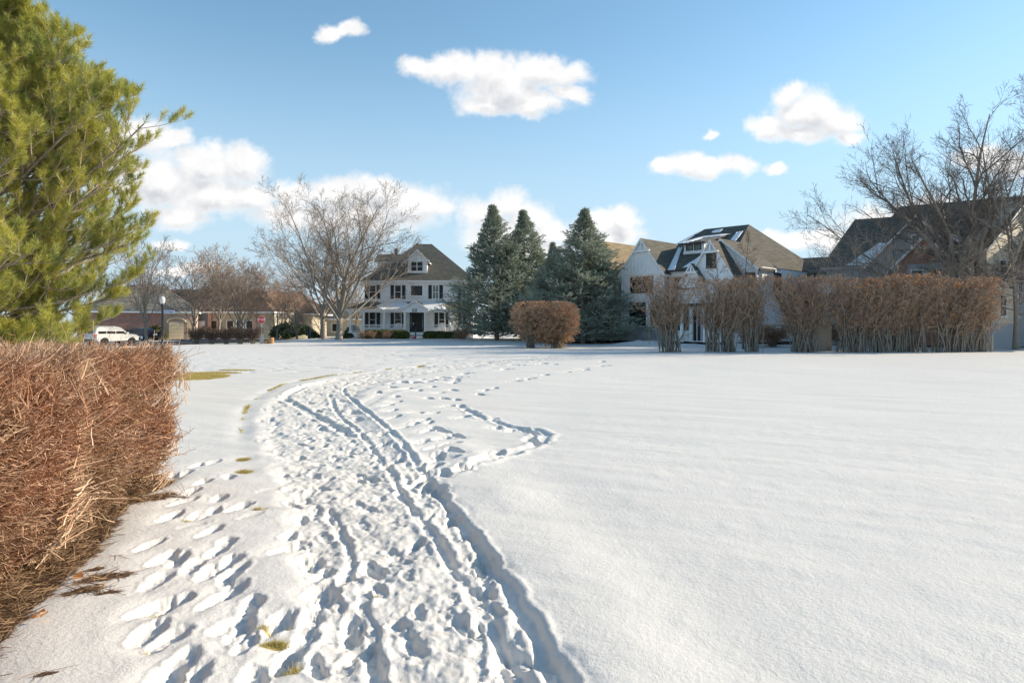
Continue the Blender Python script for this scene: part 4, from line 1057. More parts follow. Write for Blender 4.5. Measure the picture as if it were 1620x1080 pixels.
# a few fallen orange leaves near the hedge foot
lp = np.array([G(58, 975), G(64, 982), G(67, 966), G(72, 972), G(133, 918), G(60, 968), (-2.9, 4.9), (-3.1, 5.4)])
mb_pts = np.stack([lp[:, 0], lp[:, 1], height(lp[:, 0], lp[:, 1]) + 0.02], 1)
for i, p in enumerate(mb_pts[:5]):
    me = leaf_mesh(p[None] * 0, 0.055, M['leaf_orange'], np.random.default_rng(600 + i), 'fallen_leaf')
    o = link('fallen_leaf', me, None, tuple(p)); setp(o, 'curled orange leaf lying on the bark litter below the hedge', 'leaf', 'fallen orange leaves')

# ================================================================== BUILDINGS
_wc = {}
def window(parent, x, z, w_, h_, y=0.0, rz=0.0, px_=None, frame='white_trim', pane='glass', mun=(1, 1), case=0.09, sill=True, at=None, depth=0.09):
    """window whose outer face looks to -y of its own frame; x,z = centre of its sill line"""
    key = (round(w_, 2), round(h_, 2), frame, pane, mun, case, sill, depth)
    if key not in _wc:
        mb = MB(); f = M[frame]; c = case; d = depth
        mb.box(-w_ / 2 - c, w_ / 2 + c, -d, 0.02, h_, h_ + c, f); mb.box(-w_ / 2 - c, w_ / 2 + c, -d, 0.02, -c, 0, f)
        mb.box(-w_ / 2 - c, -w_ / 2, -d, 0.02, 0, h_, f); mb.box(w_ / 2, w_ / 2 + c, -d, 0.02, 0, h_, f)
        if sill: mb.box(-w_ / 2 - c - 0.04, w_ / 2 + c + 0.04, -d - 0.05, 0.02, -c - 0.05, -c, f)
        for i in range(1, mun[0]): xx = -w_ / 2 + w_ * i / mun[0]; mb.box(xx - 0.03, xx + 0.03, -d + 0.03, 0.0, 0, h_, f)
        for i in range(1, mun[1]): zz = h_ * i / mun[1]; mb.box(-w_ / 2, w_ / 2, -d + 0.034, 0.0, zz - 0.025, zz + 0.025, f)
        pb = MB(); pb.box(-w_ / 2, w_ / 2, -0.035, -0.012, 0, h_, M[pane])
        _wc[key] = (mb.mesh('window'), pb.mesh('pane'))
    a, b = _wc[key]
    loc = at if at else (x, y, z)
    o = link('window', a, parent, loc, rz); link('pane', b, o); return o
def shutter(parent, x, z, w_, h_, y):
    mb = MB(); mb.box(-w_ / 2, w_ / 2, -0.05, 0, 0, h_, M['shutter'])
    n = int(h_ / 0.14)
    for i in range(n): mb.box(-w_ / 2 + 0.05, w_ / 2 - 0.05, -0.064, -0.05, 0.05 + i * (h_ - 0.1) / n, 0.05 + (i + 0.6) * (h_ - 0.1) / n, M['shutter'])
    return mb.build('shutter', parent, (x, y, z))

# ------------------------------------------------ the white house with the porch
def white_house():
    d = 85.0; k = d / F
    zb = 0.32
    xl, xr = X(577, d), X(748, d)
    H_ = thing('white_house', 'white two-storey house with wraparound porch, black shutters and brown hip roof', 'house', ((xl + xr) / 2, d, zb))
    cx = (xl + xr) / 2; hw = (xr - xl) / 2; dep = 11.0
    lx = lambda px: X(px, d) - cx
    lz = lambda py: Z(py, d) - zb
    ze = lz(444)
    b = MB(); b.box(-hw, hw, 0, dep, 0.0, ze, M['white_siding']); b.build('wall', H_)
    t = MB(); t.box(-hw - 0.02, -hw + 0.16, -0.025, 0.1, 0, ze, M['white_trim']); t.box(hw - 0.16, hw + 0.02, -0.025, 0.1, 0, ze, M['white_trim'])
    t.box(-hw - 0.03, hw + 0.03, -0.04, 0.1, ze - 0.36, ze, M['white_trim']); t.build('corner_trim', H_)
    # hip roof, short ridge
    ov = 0.45; yr = dep / 2 + 0.2
    zr = Z(386, d + yr) - zb
    r0, r1 = X(660, d + yr) - cx, X(683, d + yr) - cx
    A = (-hw - ov, -ov, ze); B = (hw + ov, -ov, ze); C_ = (hw + ov, dep + ov, ze); D_ = (-hw - ov, dep + ov, ze); E = (r0, yr, zr); Fq = (r1, yr, zr)
    r = MB()
    for pts in ((A, B, Fq, E), (B, C_, Fq), (C_, D_, E, Fq), (D_, A, E)): r.poly(pts, M['roof_brown'])
    r.slab([A, B, C_, D_], 0.16, M['white_trim'])
    ro = r.build('roof', H_)
    rs_ = MB(); zc = zr + 0.18
    rs_.poly([(r0 - 0.55, yr, zr - 0.30), (r0 + 0.55, yr - 0.3, zr - 0.30), (r0, yr, zc)], M['roof_brown']); rs_.poly([(r0 + 0.55, yr - 0.3, zr - 0.30), (r0 + 0.55, yr + 0.3, zr - 0.30), (r0, yr, zc)], M['roof_brown'])
    rs_.build('roof_peak', ro)
    # gutter
    gb = MB(); gb.box(-hw - ov, hw + ov, -ov - 0.12, -ov - 0.002, ze - 0.15, ze - 0.02, M['white_trim']); gb.build('gutter', H_)
    # dormer
    yd = 0.8
    dl, dr = X(645, d + yd) - cx, X(675.5, d + yd) - cx
    zd0 = Z(432, d + yd) - zb; zd1 = Z(411.5, d + yd) - zb; zp = Z(394.5, d + yd) - zb; xm = (dl + dr) / 2
    m_ = MB(); m_.box(dl, dr, yd, yd + 4.2, zd0 - 0.6, zd1, M['white_siding'])
    m_.prism_y([(dl - 0.02, zd1), (dr + 0.02, zd1), (xm, zp - 0.12)], yd - 0.01, yd + 4.2, M['white_siding'])
    do = m_.build('dormer', H_)
    o_ = 0.38
    q = MB(); sl_ = (zp - zd1) / (xm - dl)
    for s_ in (-1, 1):
        e0 = (xm + s_ * (xm - dl + o_), zd1 - sl_ * o_ * 0.7)
        pts = [(e0[0], yd - 0.35, e0[1]), (xm, yd - 0.35, zp), (xm, yd + 5.2, zp), (e0[0], yd + 3.6, e0[1])]
        if s_ < 0: pts = pts[::-1]
        q.slab(pts[::-1], 0.16, M['roof_brown'], M['white_trim'])
    q.build('dormer_roof', do)
    t = MB(); t.box(dl - 0.3, dr + 0.3, yd - 0.12, yd, zd1 - 0.12, zd1 + 0.05, M['white_trim']); t.box(dl - 0.05, dr + 0.05, yd - 0.05, yd, zd0 - 0.05, zd0 + 0.2, M['white_trim']); t.build('dormer_trim', do)
    for pxm in (655, 664.6): window(do, X(pxm, d + yd) - cx, Z(428.5, d + yd) - zb, 0.66, 1.12, yd - 0.02, mun=(1, 2), sill=False, case=0.07)
    # side wing dormer behind on the left, with the chimney pipe
    m_ = MB(); y1 = 4.5; wl, wr = X(592, d + y1) - cx, X(636, d + y1) - cx; zt = Z(399, d + y1) - zb; zb2 = Z(414, d + y1) - zb
    m_.box(wl + 0.3, wr, y1 + 0.6, y1 + 4, zb2 - 1.6, zb2, M['white_siding']); sd_ = m_.build('side_dormer', H_)
    m_ = MB(); m_.slab([(wl, y1 - 0.2, zb2), (wr + 1, y1 - 0.2, zb2), (wr + 1, y1 + 2.2, zt), (wl, y1 + 2.2, zt)], 0.14, M['roof_brown'], M['white_trim'])
    m_.slab([(wl, y1 + 2.2, zt), (wr + 1, y1 + 2.2, zt), (wr + 1, y1 + 4.6, zb2), (wl, y1 + 4.6, zb2)], 0.14, M['roof_brown'], M['white_trim']); m_.build('side_dormer_roof', sd_)
    m_ = MB(); xc = X(624.3, d + 5) - cx; zc0 = zt; m_.lathe([(0.20, -1.6), (0.20, 0.30), (0.30, 0.30), (0.30, 0.48), (0.22, 0.5), (0.22, 0.66), (0.3, 0.68)], (xc, 6.3, zc0), M['bronze'], 12); m_.build('chimney', ro)
    # second-floor windows
    wz = lz(472); wh = lz(451.5) - wz
    for gx, ww, sh in ((589.5, 0.72, 1), (629.7, 0.72, 1), (659.3, 1.42, 0), (689.2, 0.66, 1), (736, 0.66, 1)):
        if sh:
            window(H_, lx(gx), wz, ww, wh, mun=(1, 2) if gx < 640 else (2, 2), pane='glass' if gx < 640 else 'glass_pale')
            dx = ww / 2 + 0.36
            for s_ in (-1, 1): shutter(H_, lx(gx) + s_ * dx, wz - 0.04, 0.42, wh + 0.08, -0.005)
        else: window(H_, lx(gx), lz(467.5), ww, lz(452) - lz(467.5))
    # ground floor
    zf = lz(526.5)
    for gx, ww, sh in ((567, 0.75, 0), (589.5, 0.72, 1), (629.7, 0.72, 1), (699, 0.66, 1), (736, 0.66, 1)):
        h0 = lz(517.5); h1 = lz(493.5)
        if gx == 567: continue
        window(H_, lx(gx), h0, ww, h1 - h0, mun=(1, 2))
        dx = ww / 2 + 0.36
        for s_ in (-1, 1): shutter(H_, lx(gx) + s_ * dx, h0 - 0.04, 0.42, h1 - h0 + 0.08, -0.005)
    # door with sidelights
    dm = MB(); x0, x1 = lx(648.3), lx(671); z1 = lz(493.5)
    dm.box(x0, x1, -0.10, 0.0, zf, z1, M['black']); xm = (x0 + x1) / 2
    dm.box(xm - 0.52, xm + 0.52, -0.15, -0.10, zf + 0.02, z1 - 0.28, M['black'])
    for s_ in (-1, 1):
        for a in (0.14, 0.9, 1.6): dm.box(xm + s_ * 0.27 - 0.18, xm + s_ * 0.27 + 0.18, -0.165, -0.15, zf + a, zf + a + 0.6, M['black'])
    dr_ = dm.build('door', H_)
    for s_ in (-1, 1): gm = MB(); gm.box(xm + s_ * 0.72 - 0.05, xm + s_ * 0.72 + 0.05, -0.115, -0.10, zf + 0.5, z1 - 0.3, M['glass_pale']); gm.build('sidelight', dr_)
    hb = MB(); hb.box(xm - 0.46, xm - 0.40, -0.24, -0.15, zf + 1.0, zf + 1.28, M['silver']); hb.build('handle', dr_)
    # wreath hung on the door
    P = []; ang = np.linspace(0, 2 * np.pi, 18); P = np.stack([0.27 * np.cos(ang), 0 * ang, 0.27 * np.sin(ang)], 1)[None]
    V_, Q_ = tubes(P, np.full((1, 18), 0.07), 7)
    o = link('wreath', mesh_np('wreath', V_, [Q_], [M['arbor']], True), None, (cx + xm, d - 0.24, zb + zf + 1.62)); setp(o, 'round dark wreath hanging on the black front door of the white house', 'wreath')
    # porch
    yp = -2.6; dp = d + yp; px0 = X(549.5, dp) - cx; px1 = hw + 0.3
    pz = lambda py: Z(py, dp) - zb
    zf = pz(525.6)
    P_ = MB(); P_.box(px0, px1, yp, 0.0, zf - 0.14, zf, M['white_trim']); P_.box(px0, -hw, 0.0, 6, zf - 0.14, zf, M['white_trim'])
    P_.box(px0 + 0.1, px1 - 0.1, yp + 0.08, -0.02, 0.0, zf - 0.14, M['white_siding']); P_.box(px0 + 0.1, -hw, -0.02, 5.9, 0.0, zf - 0.14, M['white_siding'])
    po = P_.build('porch_floor', H_)
    zt = pz(494.2); ztop = pz(489.6)
    b_ = MB(); b_.box(px0, px1, yp, yp + 0.25, zt, ztop, M['white_trim']); b_.box(px0, px0 + 0.25, yp + 0.25, 6, zt, ztop, M['white_trim'])
    b_.box(px0 + 0.25, px1, yp + 0.25, 0, ztop - 0.07, ztop - 0.02, M['white_trim']); b_.build('porch_beam', H_)
    zw = lz(477.3)
    rf = MB(); rf.slab([(px0 - 0.3, yp - 0.35, ztop), (px1 + .3, yp - 0.35, ztop), (px1 + .3, -0.01, zw), (-hw + 0.0, -0.01, zw)], 0.13, M['roof_tan'], M['white_trim'])
    rf.slab([(px0 - 0.3, yp - 0.35, ztop), (-hw, -0.01, zw), (-hw - 0.01, 6, zw), (px0 - 0.3, 6, ztop)], 0.13, M['roof_tan'], M['white_trim'])
    rf.build('porch_roof', H_)
    # lying snow on the porch roof
    def roofsnow(x0, x1, seed, name='roof_snow'):
        rng = np.random.default_rng(seed); nx, ny = 60, 26
        u = np.linspace(0, 1, nx); v = np.linspace(0, 1, ny); Uu, Vv = np.meshgrid(u, v)
        xx = x0 + (x1 - x0) * Uu; yy_ = yp - 0.33 + (-0.03 - yp + 0.33) * Vv
        zz = ztop + (zw - ztop) * (yy_ - yp + 0.35) / (-0.01 - yp + 0.35)
        e = np.minimum(np.minimum(Uu, 1 - Uu) * (x1 - x0) / 0.9, np.minimum(Vv * 8, (1 - Vv) * 5 + 0.3)) + 0.9 * fbm(xx / 0.7 + seed, yy_ / 0.5, 3)
        th_ = 0.11 * sstep(0.1, 0.6, e) - 0.02
        V_ = np.stack([xx, yy_, zz + th_], 2).reshape(-1, 3); i = np.arange(ny - 1)[:, None] * nx + np.arange(nx - 1)[None]
        Q_ = np.stack([i, i + 1, i + nx + 1, i + nx], 2).reshape(-1, 4)
        link(name, mesh_np(name, V_, [Q_], [M['roofsnow']], True), H_)
    roofsnow(lx(600), lx(648), 3); roofsnow(lx(664), lx(709), 9)
    # pediment over the door
    g0, g1 = X(634.5, dp) - cx, X(679, dp) - cx; gm_ = (g0 + g1) / 2; gp = pz(475.3); yg = yp - 0.75
    pd = MB(); pd.prism_y([(g0 + 0.25, ztop - 0.02), (g1 - 0.25, ztop - 0.02), (gm_, gp - 0.22)], yg + 0.3, yp + 0.2, M['white_siding'])
    pd.box(g0 + 0.12, g1 - 0.12, yg + 0.2, yp + 0.3, zt, ztop - 0.02, M['white_trim'])
    pdo = pd.build('pediment', H_)
    pr = MB()
    for s_ in (-1, 1):
        ex = g0 if s_ < 0 else g1
        pts = [(ex, yg, ztop), (gm_, yg, gp), (gm_, 0.0, gp), (ex, 0.0, ztop)]
        if s_ < 0: pts = pts[::-1]
        pr.slab(pts[::-1], 0.17, M['roof_tan'], M['white_trim'])
    pr.build('pediment_roof', pdo)
    hn = MB(); hn.box(gm_ - 0.27, gm_ + 0.27, yg + 0.15, yg + 0.198, zt + 0.06, ztop + 0.06, M['black'])
    for i in range(4): hn.box(gm_ - 0.20 + i * 0.105, gm_ - 0.14 + i * 0.105, yg + 0.142, yg + 0.15, zt + 0.13, ztop - 0.01, M['silver'])
    hn.build('house_number', H_)
    # columns
    for cpx in (554, 575, 607.5, 641, 673.2, 711, 745):
        c = MB(); x_ = X(cpx, dp) - cx; yc = yp + 0.14 if cpx not in (641, 673.2) else yg + 0.42
        c.box(x_ - 0.19, x_ + 0.19, yc - 0.19, yc + 0.19, zf if cpx not in (641, 673.2) else 0, zf + 0.16, M['white_trim'])
        c.lathe([(0.155, 0), (0.15, 0.3), (0.135, zt - zf - 0.4), (0.165, zt - zf - 0.3), (0.165, zt - zf - 0.16)], (x_, yc, zf + 0.16), M['white_trim'], 14)
        c.build('column', H_, smooth=False)
    # railings
    def rail(a, b):
        r_ = MB(); x0 = X(a, dp) - cx; x1 = X(b, dp) - cx; yr_ = yp + 0.14
        zt_ = pz(513.2); r_.box(x0, x1, yr_ - 0.05, yr_ + 0.05, zt_ - 0.07, zt_, M['white_trim']); r_.box(x0, x1, yr_ - 0.035, yr_ + 0.035, zf + 0.08, zf + 0.14, M['white_trim'])
        n = int((x1 - x0) / 0.145)
        for i in range(1, n): xx = x0 + (x1 - x0) * i / n; r_.box(xx - 0.022, xx + 0.022, yr_ - 0.022, yr_ + 0.022, zf + 0.14, zt_ - 0.07, M['white_trim'])
        r_.build('railing', H_)
    for a, b in ((555.5, 573.5), (576.5, 606), (609, 639.5), (675, 709.5), (712.5, 744)): rail(a, b)
    # steps
    st = MB(); s0, s1 = X(644.5, dp) - cx, X(671.5, dp) - cx
    for i in range(4): st.box(s0, s1, yp - 0.30 * (i + 1) - 0.02, yp - 0.30 * i - 0.02 if i else yp, 0, zf - 0.165 * (i + 1) + 0.02 , M['concrete'] if i % 2 else M['white_trim'])
    st.build('steps', H_)
    # back porch wall left bay with dark windows
    lw = MB(); lw.box(px0 + 1.5, -hw + 0.01, 1.8, 5.5, zf, zt, M['white_siding']); lw.build('side_bay', H_)
    window(H_, px0 + 2.1, zf + 0.8, 0.7, 1.35, 1.78, mun=(1, 2)); window(H_, -hw + 0.35 - 0.75, zf + 0.8, 0.5, 1.35, 1.78, mun=(1, 2))
    return cx, d, zb, zf, dp
cx, d_wh, zb, zf, dp = white_house()
# porch furniture
def porch_chair(name, label, cat, px, hang=False):
    t = thing(name, label, cat, (X(px, dp + 1.1), dp + 1.1, zb + zf + (0.30 if hang else 0)), 0, 'white porch seats')
    w2 = 0.42 if not hang else 0.5; W = M['white_trim']
    m = MB(); m.box(-w2, w2, -0.3, 0.3, 0.38, 0.43, W); m.build('seat', t)
    m = MB()
    for i in range(7):
        xx = -w2 + 0.05 + i * (2 * w2 - 0.1) / 6; top = 1.05 + 0.12 * math.sin(math.pi * i / 6); m.box(xx - 0.045, xx + 0.045, 0.27, 0.31, 0.43, top, W)
    m.build('backrest', t)
    for s in (-1, 1):
        m = MB(); m.box(s * w2 - 0.04, s * w2 + 0.04, -0.34, 0.3, 0.62, 0.66, W); m.build('armrest', t)
        if not hang:
            m = MB(); m.box(s * w2 - 0.035, s * w2 + 0.035, -0.3, -0.23, 0, 0.62, W); m.build('leg', t)
            m = MB(); m.box(s * w2 - 0.035, s * w2 + 0.035, 0.22, 0.29, 0, 0.62, W); m.build('leg', t)
        else:
            V_, Q_ = tubes(np.array([[[s * w2, 0, 0.6], [s * w2 * 0.9, 0, 1.9]]]), np.full((1, 2), 0.012), 5); link('chain', mesh_np('chain', V_, [Q_], [M['steel']]), t)
porch_chair('rocking_chair', 'white slatted chair on the porch right of the black door', 'chair', 699)
porch_chair('rocking_chair', 'white slatted chair on the porch behind the left railing', 'chair', 630)
porch_chair('porch_swing', 'white swing seat hanging by chains at the right end of the porch', 'swing', 718, True)
# mailbox post and the red thing lying beside it
t = thing('mailbox', 'black mailbox on a dark post in the snow before the front steps', 'mailbox', (X(657.5, 79), 79, gz(-11, 79)))
m = MB(); m.box(-0.06, 0.06, -0.06, 0.06, 0, 1.15, M['bronze']); m.box(-0.10, 0.10, -0.10, 0.10, 1.15, 1.2, M['bronze']); m.build('post', t)
m = MB(); m.box(-0.33, 0.05, -0.14, 0.14, 0.95, 1.12, M['black']); m.lathe([(0.12, 0), (0.12, 0.02)], (0, 0, 1.2), M['black'], 10); m.build('box', t)
m = MB(); m.box(-0.42, 0.05, -0.15, 0.15, 0.0, 0.12, M['red']); m.box(-1.2, -0.42, -0.05, 0.05, 0.02, 0.1, M['concrete']); m.box(-0.30, -0.05, -0.1, 0.1, 0.12, 0.22, M['red'])
o = m.build('snow_shovel', None, (X(657, 79), 79.3, gz(-11, 79) + 0.03)); setp(o, 'small red scoop lying in the snow at the foot of the dark mailbox post', 'shovel')

# boxwoods and shrubs before the porch
def dome(seed, wx, wy, H, n, size, mat, boxy=0.0):
    rng = np.random.default_rng(seed)
    v = unit(rng.normal(0, 1, (n, 3))); v[:, 2] = np.abs(v[:, 2]) ** (0.8)
    if boxy: v = v / (np.abs(v) ** 4).sum(1, keepdims=True) ** 0.25
    rad = rng.uniform(0.72, 1.03, (n, 1)) * (1 + 0.12 * fbm(v[:, 0] * 2.2 + seed, v[:, 1] * 2.2 + v[:, 2] * 2, 2))[:, None]
    return leaf_mesh(v * rad * np.array([wx, wy, H]), size, mat, rng, 'foliage')
def green(px, d_, wx, H, seed, label, mat='boxwood', wy=0.8, group='evergreen shrubs before the porch', boxy=0.5, n=3000, name='evergreen_shrub', cat='shrub', size=0.11):
    t = thing(name, label, cat, (X(px, d_), d_, gz(X(px, d_), d_)), 0, group)
    link('foliage', dome(seed, wx, wy, H, n, size, M[mat], boxy), t)
    V_, Q_ = tubes(np.array([[[0.1 * math.cos(a), 0.1 * math.sin(a), -0.02], [0.45 * wx * math.cos(a), 0.4 * wy * math.sin(a), H * 0.6]] for a in np.arange(7) * 0.9]), np.full((7, 2), 0.02), 5)
    link('stems', mesh_np('stems', V_, [Q_], [M['bark']]), t)
green(588, 80.4, 0.95, 0.98, 1, 'green clipped shrub behind the two brown twiggy ones')
green(607, 80.2, 0.85, 1.0, 2, 'green clipped shrub left of the single round brown shrub', )
green(630, 80.0, 1.05, 0.98, 3, 'pair of green clipped shrubs left of the steps', )
green(637, 79.6, 0.8, 0.85, 4, 'lower olive shrub right at the left side of the steps')
green(680, 80.2, 0.75, 0.82, 5, 'dark shrub at the right side of the steps')
green(697, 80.2, 1.15, 0.82, 6, 'middle piece of the low dark hedge before the right railing')
green(715, 80.2, 1.0, 0.78, 7, 'right end of the low dark hedge before the right railing')
bs, bt, _ = clip_shrub(171, 0.85, 0.7, 1.0, 0.2, 30, [(8, 0.4), (8, 0.4), (4, 0.5)], 0.009, 'hedge_red', zmin=0.2, round_=1.0, stem_r=0.012)
for px, d_, lab, sc in ((576, 79.6, 'left brown twiggy shrub before the porch', 1.0), (590, 79.4, 'right brown twiggy shrub of the pair before the porch', 0.95), (614, 79.3, 'single round brown shrub between the green ones', 0.95), (733, 79, 'pale bare shrub beside the left blue spruce', 1.45)):
    t = thing('twiggy_shrub', lab, 'shrub', (X(px, d_), d_, gz(X(px, d_), d_)), px, 'brown twiggy shrubs before the porch'); t.scale = (sc, sc, sc); link('stems', bs, t); link('twigs', bt, t)
green(551, 80.5, 0.55, 0.6, 8, 'small dark shrub at the left corner of the porch', 'arbor', n=900)

# ------------------------------------------------ the white farmhouse, turned 45 degrees
def gable(parent, u0, u1, v0, v1, ze, zp, wall, roof, name='gable', ov=0.35, th=0.2, fascia='white_trim', wz=None, truss=False, batten=0.0, rov=0.35, roof2=None):
    """front gable facing -v: wall prism + two roof slabs; returns wall object"""
    um = (u0 + u1) / 2; k = (zp - ze) / (um - u0)
    m = MB(); wz = ze if wz is None else wz
    m.prism_y([(u0, wz), (u1, wz), (u1, ze), (um, zp - 0.15), (u0, ze)], v0, v0 + 0.25, M[wall])
    if batten:
        uu = u0 + batten
        while uu < u1 - 0.1:
            zt = ze + k * min(uu - u0, u1 - uu) - 0.25
            m.box(uu - 0.035, uu + 0.035, v0 - 0.035, v0, wz + 0.02, zt, M[wall]); uu += batten
    wo_ = m.build(name, parent)
    r = MB()
    for s_ in (-1, 1):
        ex = um + s_ * (um - u0 + ov); ez = ze - k * ov
        pts = [(ex, v0 - rov, ez), (um, v0 - rov, zp), (um, v1, zp), (ex, v1, ez)]
        if s_ < 0: pts = pts[::-1]
        r.slab(pts[::-1], th, M[roof], M[fascia])
    ro = r.build('roof' if name == 'gable' else name + '_roof', parent)
    if truss:
        t = MB(); zz = zp - 0.42 * (zp - ze) if truss is True else zp - truss
        hw_ = (zp - zz) / k
        t.box(um - hw_, um + hw_, v0 - rov + 0.05, v0 - 0.04, zz - 0.09, zz + 0.09, M['white_trim']); t.box(um - 0.06, um + 0.06, v0 - rov + 0.06, v0 - 0.04, zz + 0.09, zp - 0.3, M['white_trim'])
        t.build('gable_truss', parent)
    return wo_
def farmhouse():
    O = (10.9, 68.0); z0 = 0.3
    T = thing('farmhouse', 'white board and batten house with steep gables and dark snow streaked roof', 'house', (O[0], O[1], 0), R(-45))
    def strip_snow(name, a, b, c, d__, seed, n=(40, 14), thick=0.07):
        """thin lying snow over the roof quad a,b,c,d with ragged edge"""
        u = np.linspace(0, 1, n[0]); v = np.linspace(0, 1, n[1]); Uu, Vv = np.meshgrid(u, v)
        a, b, c, d__ = map(np.array, (a, b, c, d__))
        P = (a * (1 - Uu[..., None]) + b * Uu[..., None]) * (1 - Vv[..., None]) + (d__ * (1 - Uu[..., None]) + c * Uu[..., None]) * Vv[..., None]
        e = np.minimum(np.minimum(Uu, 1 - Uu) * 7, np.minimum(Vv, 1 - Vv) * 5) + 0.9 * fbm(Uu * 7 + seed, Vv * 3.5, 3)
        P[..., 2] += thick * sstep(0.1, 0.7, e) - 0.02
        i = np.arange(n[1] - 1)[:, None] * n[0] + np.arange(n[0] - 1)[None]
        link(name, mesh_np(name, P.reshape(-1, 3), [np.stack([i, i + 1, i + n[0] + 1, i + n[0]], 2).reshape(-1, 4)], [M['roofsnow']], True), T)
    ze = 7.0
    # bodies
    m = MB(); m.box(0, 4.9, 0.25, 10, z0, ze - 0.02, M['batten_white']); m.box(4.9, 11.3, 0.9, 14, z0, ze - 0.02, M['batten_white']); m.box(11.3, 13.5, 2.2, 14, z0, ze - 0.05, M['batten_white'])
    for i in range(60):
        uu = 4.95 + i * 0.4
        if uu < 11.3: m.box(uu - 0.035, uu + 0.035, 0.86, 0.9, z0, ze - 0.25, M['batten_white'])
    m.build('wall', T)
    gable(T, 0.0, 4.9, 0.0, 6.6, ze, 10.25, 'batten_white', 'roof_dark', 'left_gable', 0.30, 0.22, wz=1.65, truss=1.25, batten=0.42)
    m = MB(); m.box(-0.05, 4.95, -0.10, 0.3, z0, 1.62, M['stone']); m.box(-0.1, 5.0, -0.15, 0.3, 1.62, 1.70, M['concrete']); m.build('stone_base', T)
    m = MB(); m.box(0.0, 4.9, -0.06, 0.0, ze - 0.32, ze - 0.1, M['white_trim']); m.box(-0.02, 0.16, -0.05, 0.0, 1.7, ze - 0.32, M['white_trim']); m.box(4.74, 4.92, -0.05, 0.0, 1.7, ze - 0.32, M['white_trim']); m.build('trim_board', T)
    # main hip roof
    A = (0.2, 0.45, ze); B = (11.2, 0.45, ze); C_ = (13.7, 17, ze); D_ = (-0.5, 18, ze); E = (3.7, 9.7, 12.0); F_ = (8.4, 10.2, 12.05)
    r = MB(); r.poly((A, B, F_, E), M['roof_dark']); r.poly((B, C_, F_), M['roof_dark']); r.poly((C_, D_, E, F_), M['roof_dark']); r.poly((D_, A, E), M['roof_dark'])
    r.slab([A, B, C_, D_], 0.18, M['white_trim']); r.build('main_roof', T)
    g_ = MB(); g_.box(4.9, 8.3, 0.32, 0.448, ze - 0.17, ze + 0.02, M['bronze']); g_.build('gutter', T)
    g_ = MB(); g_.box(5.0, 5.12, 0.35, 0.47, z0, ze - 0.2, M['bronze']); g_.build('downpipe', T)
    # shed dormer
    vd = 4.0; zs = 7 + (vd - 0.45) * 0.54
    m = MB(); m.box(4.65, 6.85, vd, vd + 3.2, zs - 0.3, 9.85, M['batten_white'])
    m.box(4.6, 6.9, vd - 0.04, vd, zs - 0.12, zs + 0.16, M['white_trim']); m.box(4.6, 6.9, vd - 0.04, vd, 9.6, 9.84, M['white_trim'])
    for i in range(5): m.box(6.85, 6.89, vd + 0.35 + i * 0.45, vd + 0.42 + i * 0.45, zs, 9.84, M['batten_white'])
    dd = m.build('dormer', T)
    m = MB(); m.slab([(4.25, vd - 0.5, 9.86), (7.2, vd - 0.5, 9.86), (7.2, vd + 4.1, 10.98), (4.25, vd + 4.1, 10.98)], 0.16, M['roof_grey'], M['bronze']); m.build('dormer_roof', dd)
    for uu in (5.28, 6.18): window(dd, uu, zs + 0.28, 0.62, 0.78, vd - 0.01, frame='black', case=0.05, mun=(1, 1), pane='glass_pale', sill=False)
    # front gables
    gable(T, 6.7, 13.35, 1.5, 5.8, ze, 9.65, 'batten_white', 'roof_dark', 'wide_gable', 0.30, 0.2, wz=z0, batten=0.42)
    gable(T, 7.75, 12.25, -0.35, 3.5, 6.05, 9.4, 'batten_white', 'roof_dark', 'steep_gable', 0.25, 0.2, wz=z0, truss=1.1, batten=0.42)
    m = MB(); m.box(7.9, 12.1, -0.10, 1.5, z0, 6.0, M['batten_white']); m.build('entry_wall', T)
    window(T, 10.0, 7.0 - 0.1, 0.82, 1.35, -0.36, frame='black', case=0.05, sill=False)
    gable(T, 7.35, 9.55, -0.95, 0.6, 5.75, 7.35, 'batten_white', 'roof_dark', 'porch_gable', 0.15, 0.16, wz=5.2, truss=0.8)
    m = MB(); m.box(7.3, 12.3, -1.6, -0.35, 3.5, 3.75, M['bronze']); m.build('entry_canopy', T)
    m = MB(); m.box(8.1, 9.5, -0.98 + 0.6, -0.35, z0 + 0.1, 3.2, M['black']); m.build('door', T)
    for uu in (7.65, 9.9): 
        m = MB(); m.box(uu - 0.12, uu + 0.12, -1.5, -1.26, z0, 3.5, M['white_trim']); m.build('porch_post', T)
    # right-hand eave return with gutter and downspout
    g_ = MB(); g_.box(13.65, 13.78, 1.15, 4.2, ze - 0.45, ze - 0.25, M['bronze']); g_.build('gutter', T)
    # windows
    for uu, ww in ((1.45, 0.82), (2.42, 0.82)): window(T, uu, 1.85, ww, 2.15, -0.01, frame='black', case=0.05, sill=False)
    window(T, 3.9, 1.85, 0.8, 2.15, -0.01, frame='black', case=0.05, sill=False)
    for uu in (1.75, 3.1): window(T, uu, 5.0, 1.15, 1.5, -0.01, frame='black', case=0.05, sill=False)
    for uu in (5.9, 6.8): window(T, uu, 5.2, 0.75, 1.1, 0.88, frame='black', case=0.05, sill=False)
    for uu in (5.7, 6.7): window(T, uu, 1.4, 0.85, 2.1, 0.88, frame='black', case=0.05, sill=False)
    window(T, 12.75, 5.1, 0.8, 1.3, 1.48, frame='black', case=0.05, sill=False); window(T, 12.75, 1.6, 0.8, 1.9, 1.48, frame='black', case=0.05, sill=False)
    window(T, 10.6, 1.6, 0.9, 1.6, -0.36, frame='black', case=0.05, sill=False)
    window(T, 13.5, 5.0, 1.3, 1.5, rz=R(90), at=(13.52, 5.2, 5.0), frame='black', case=0.05, sill=False)
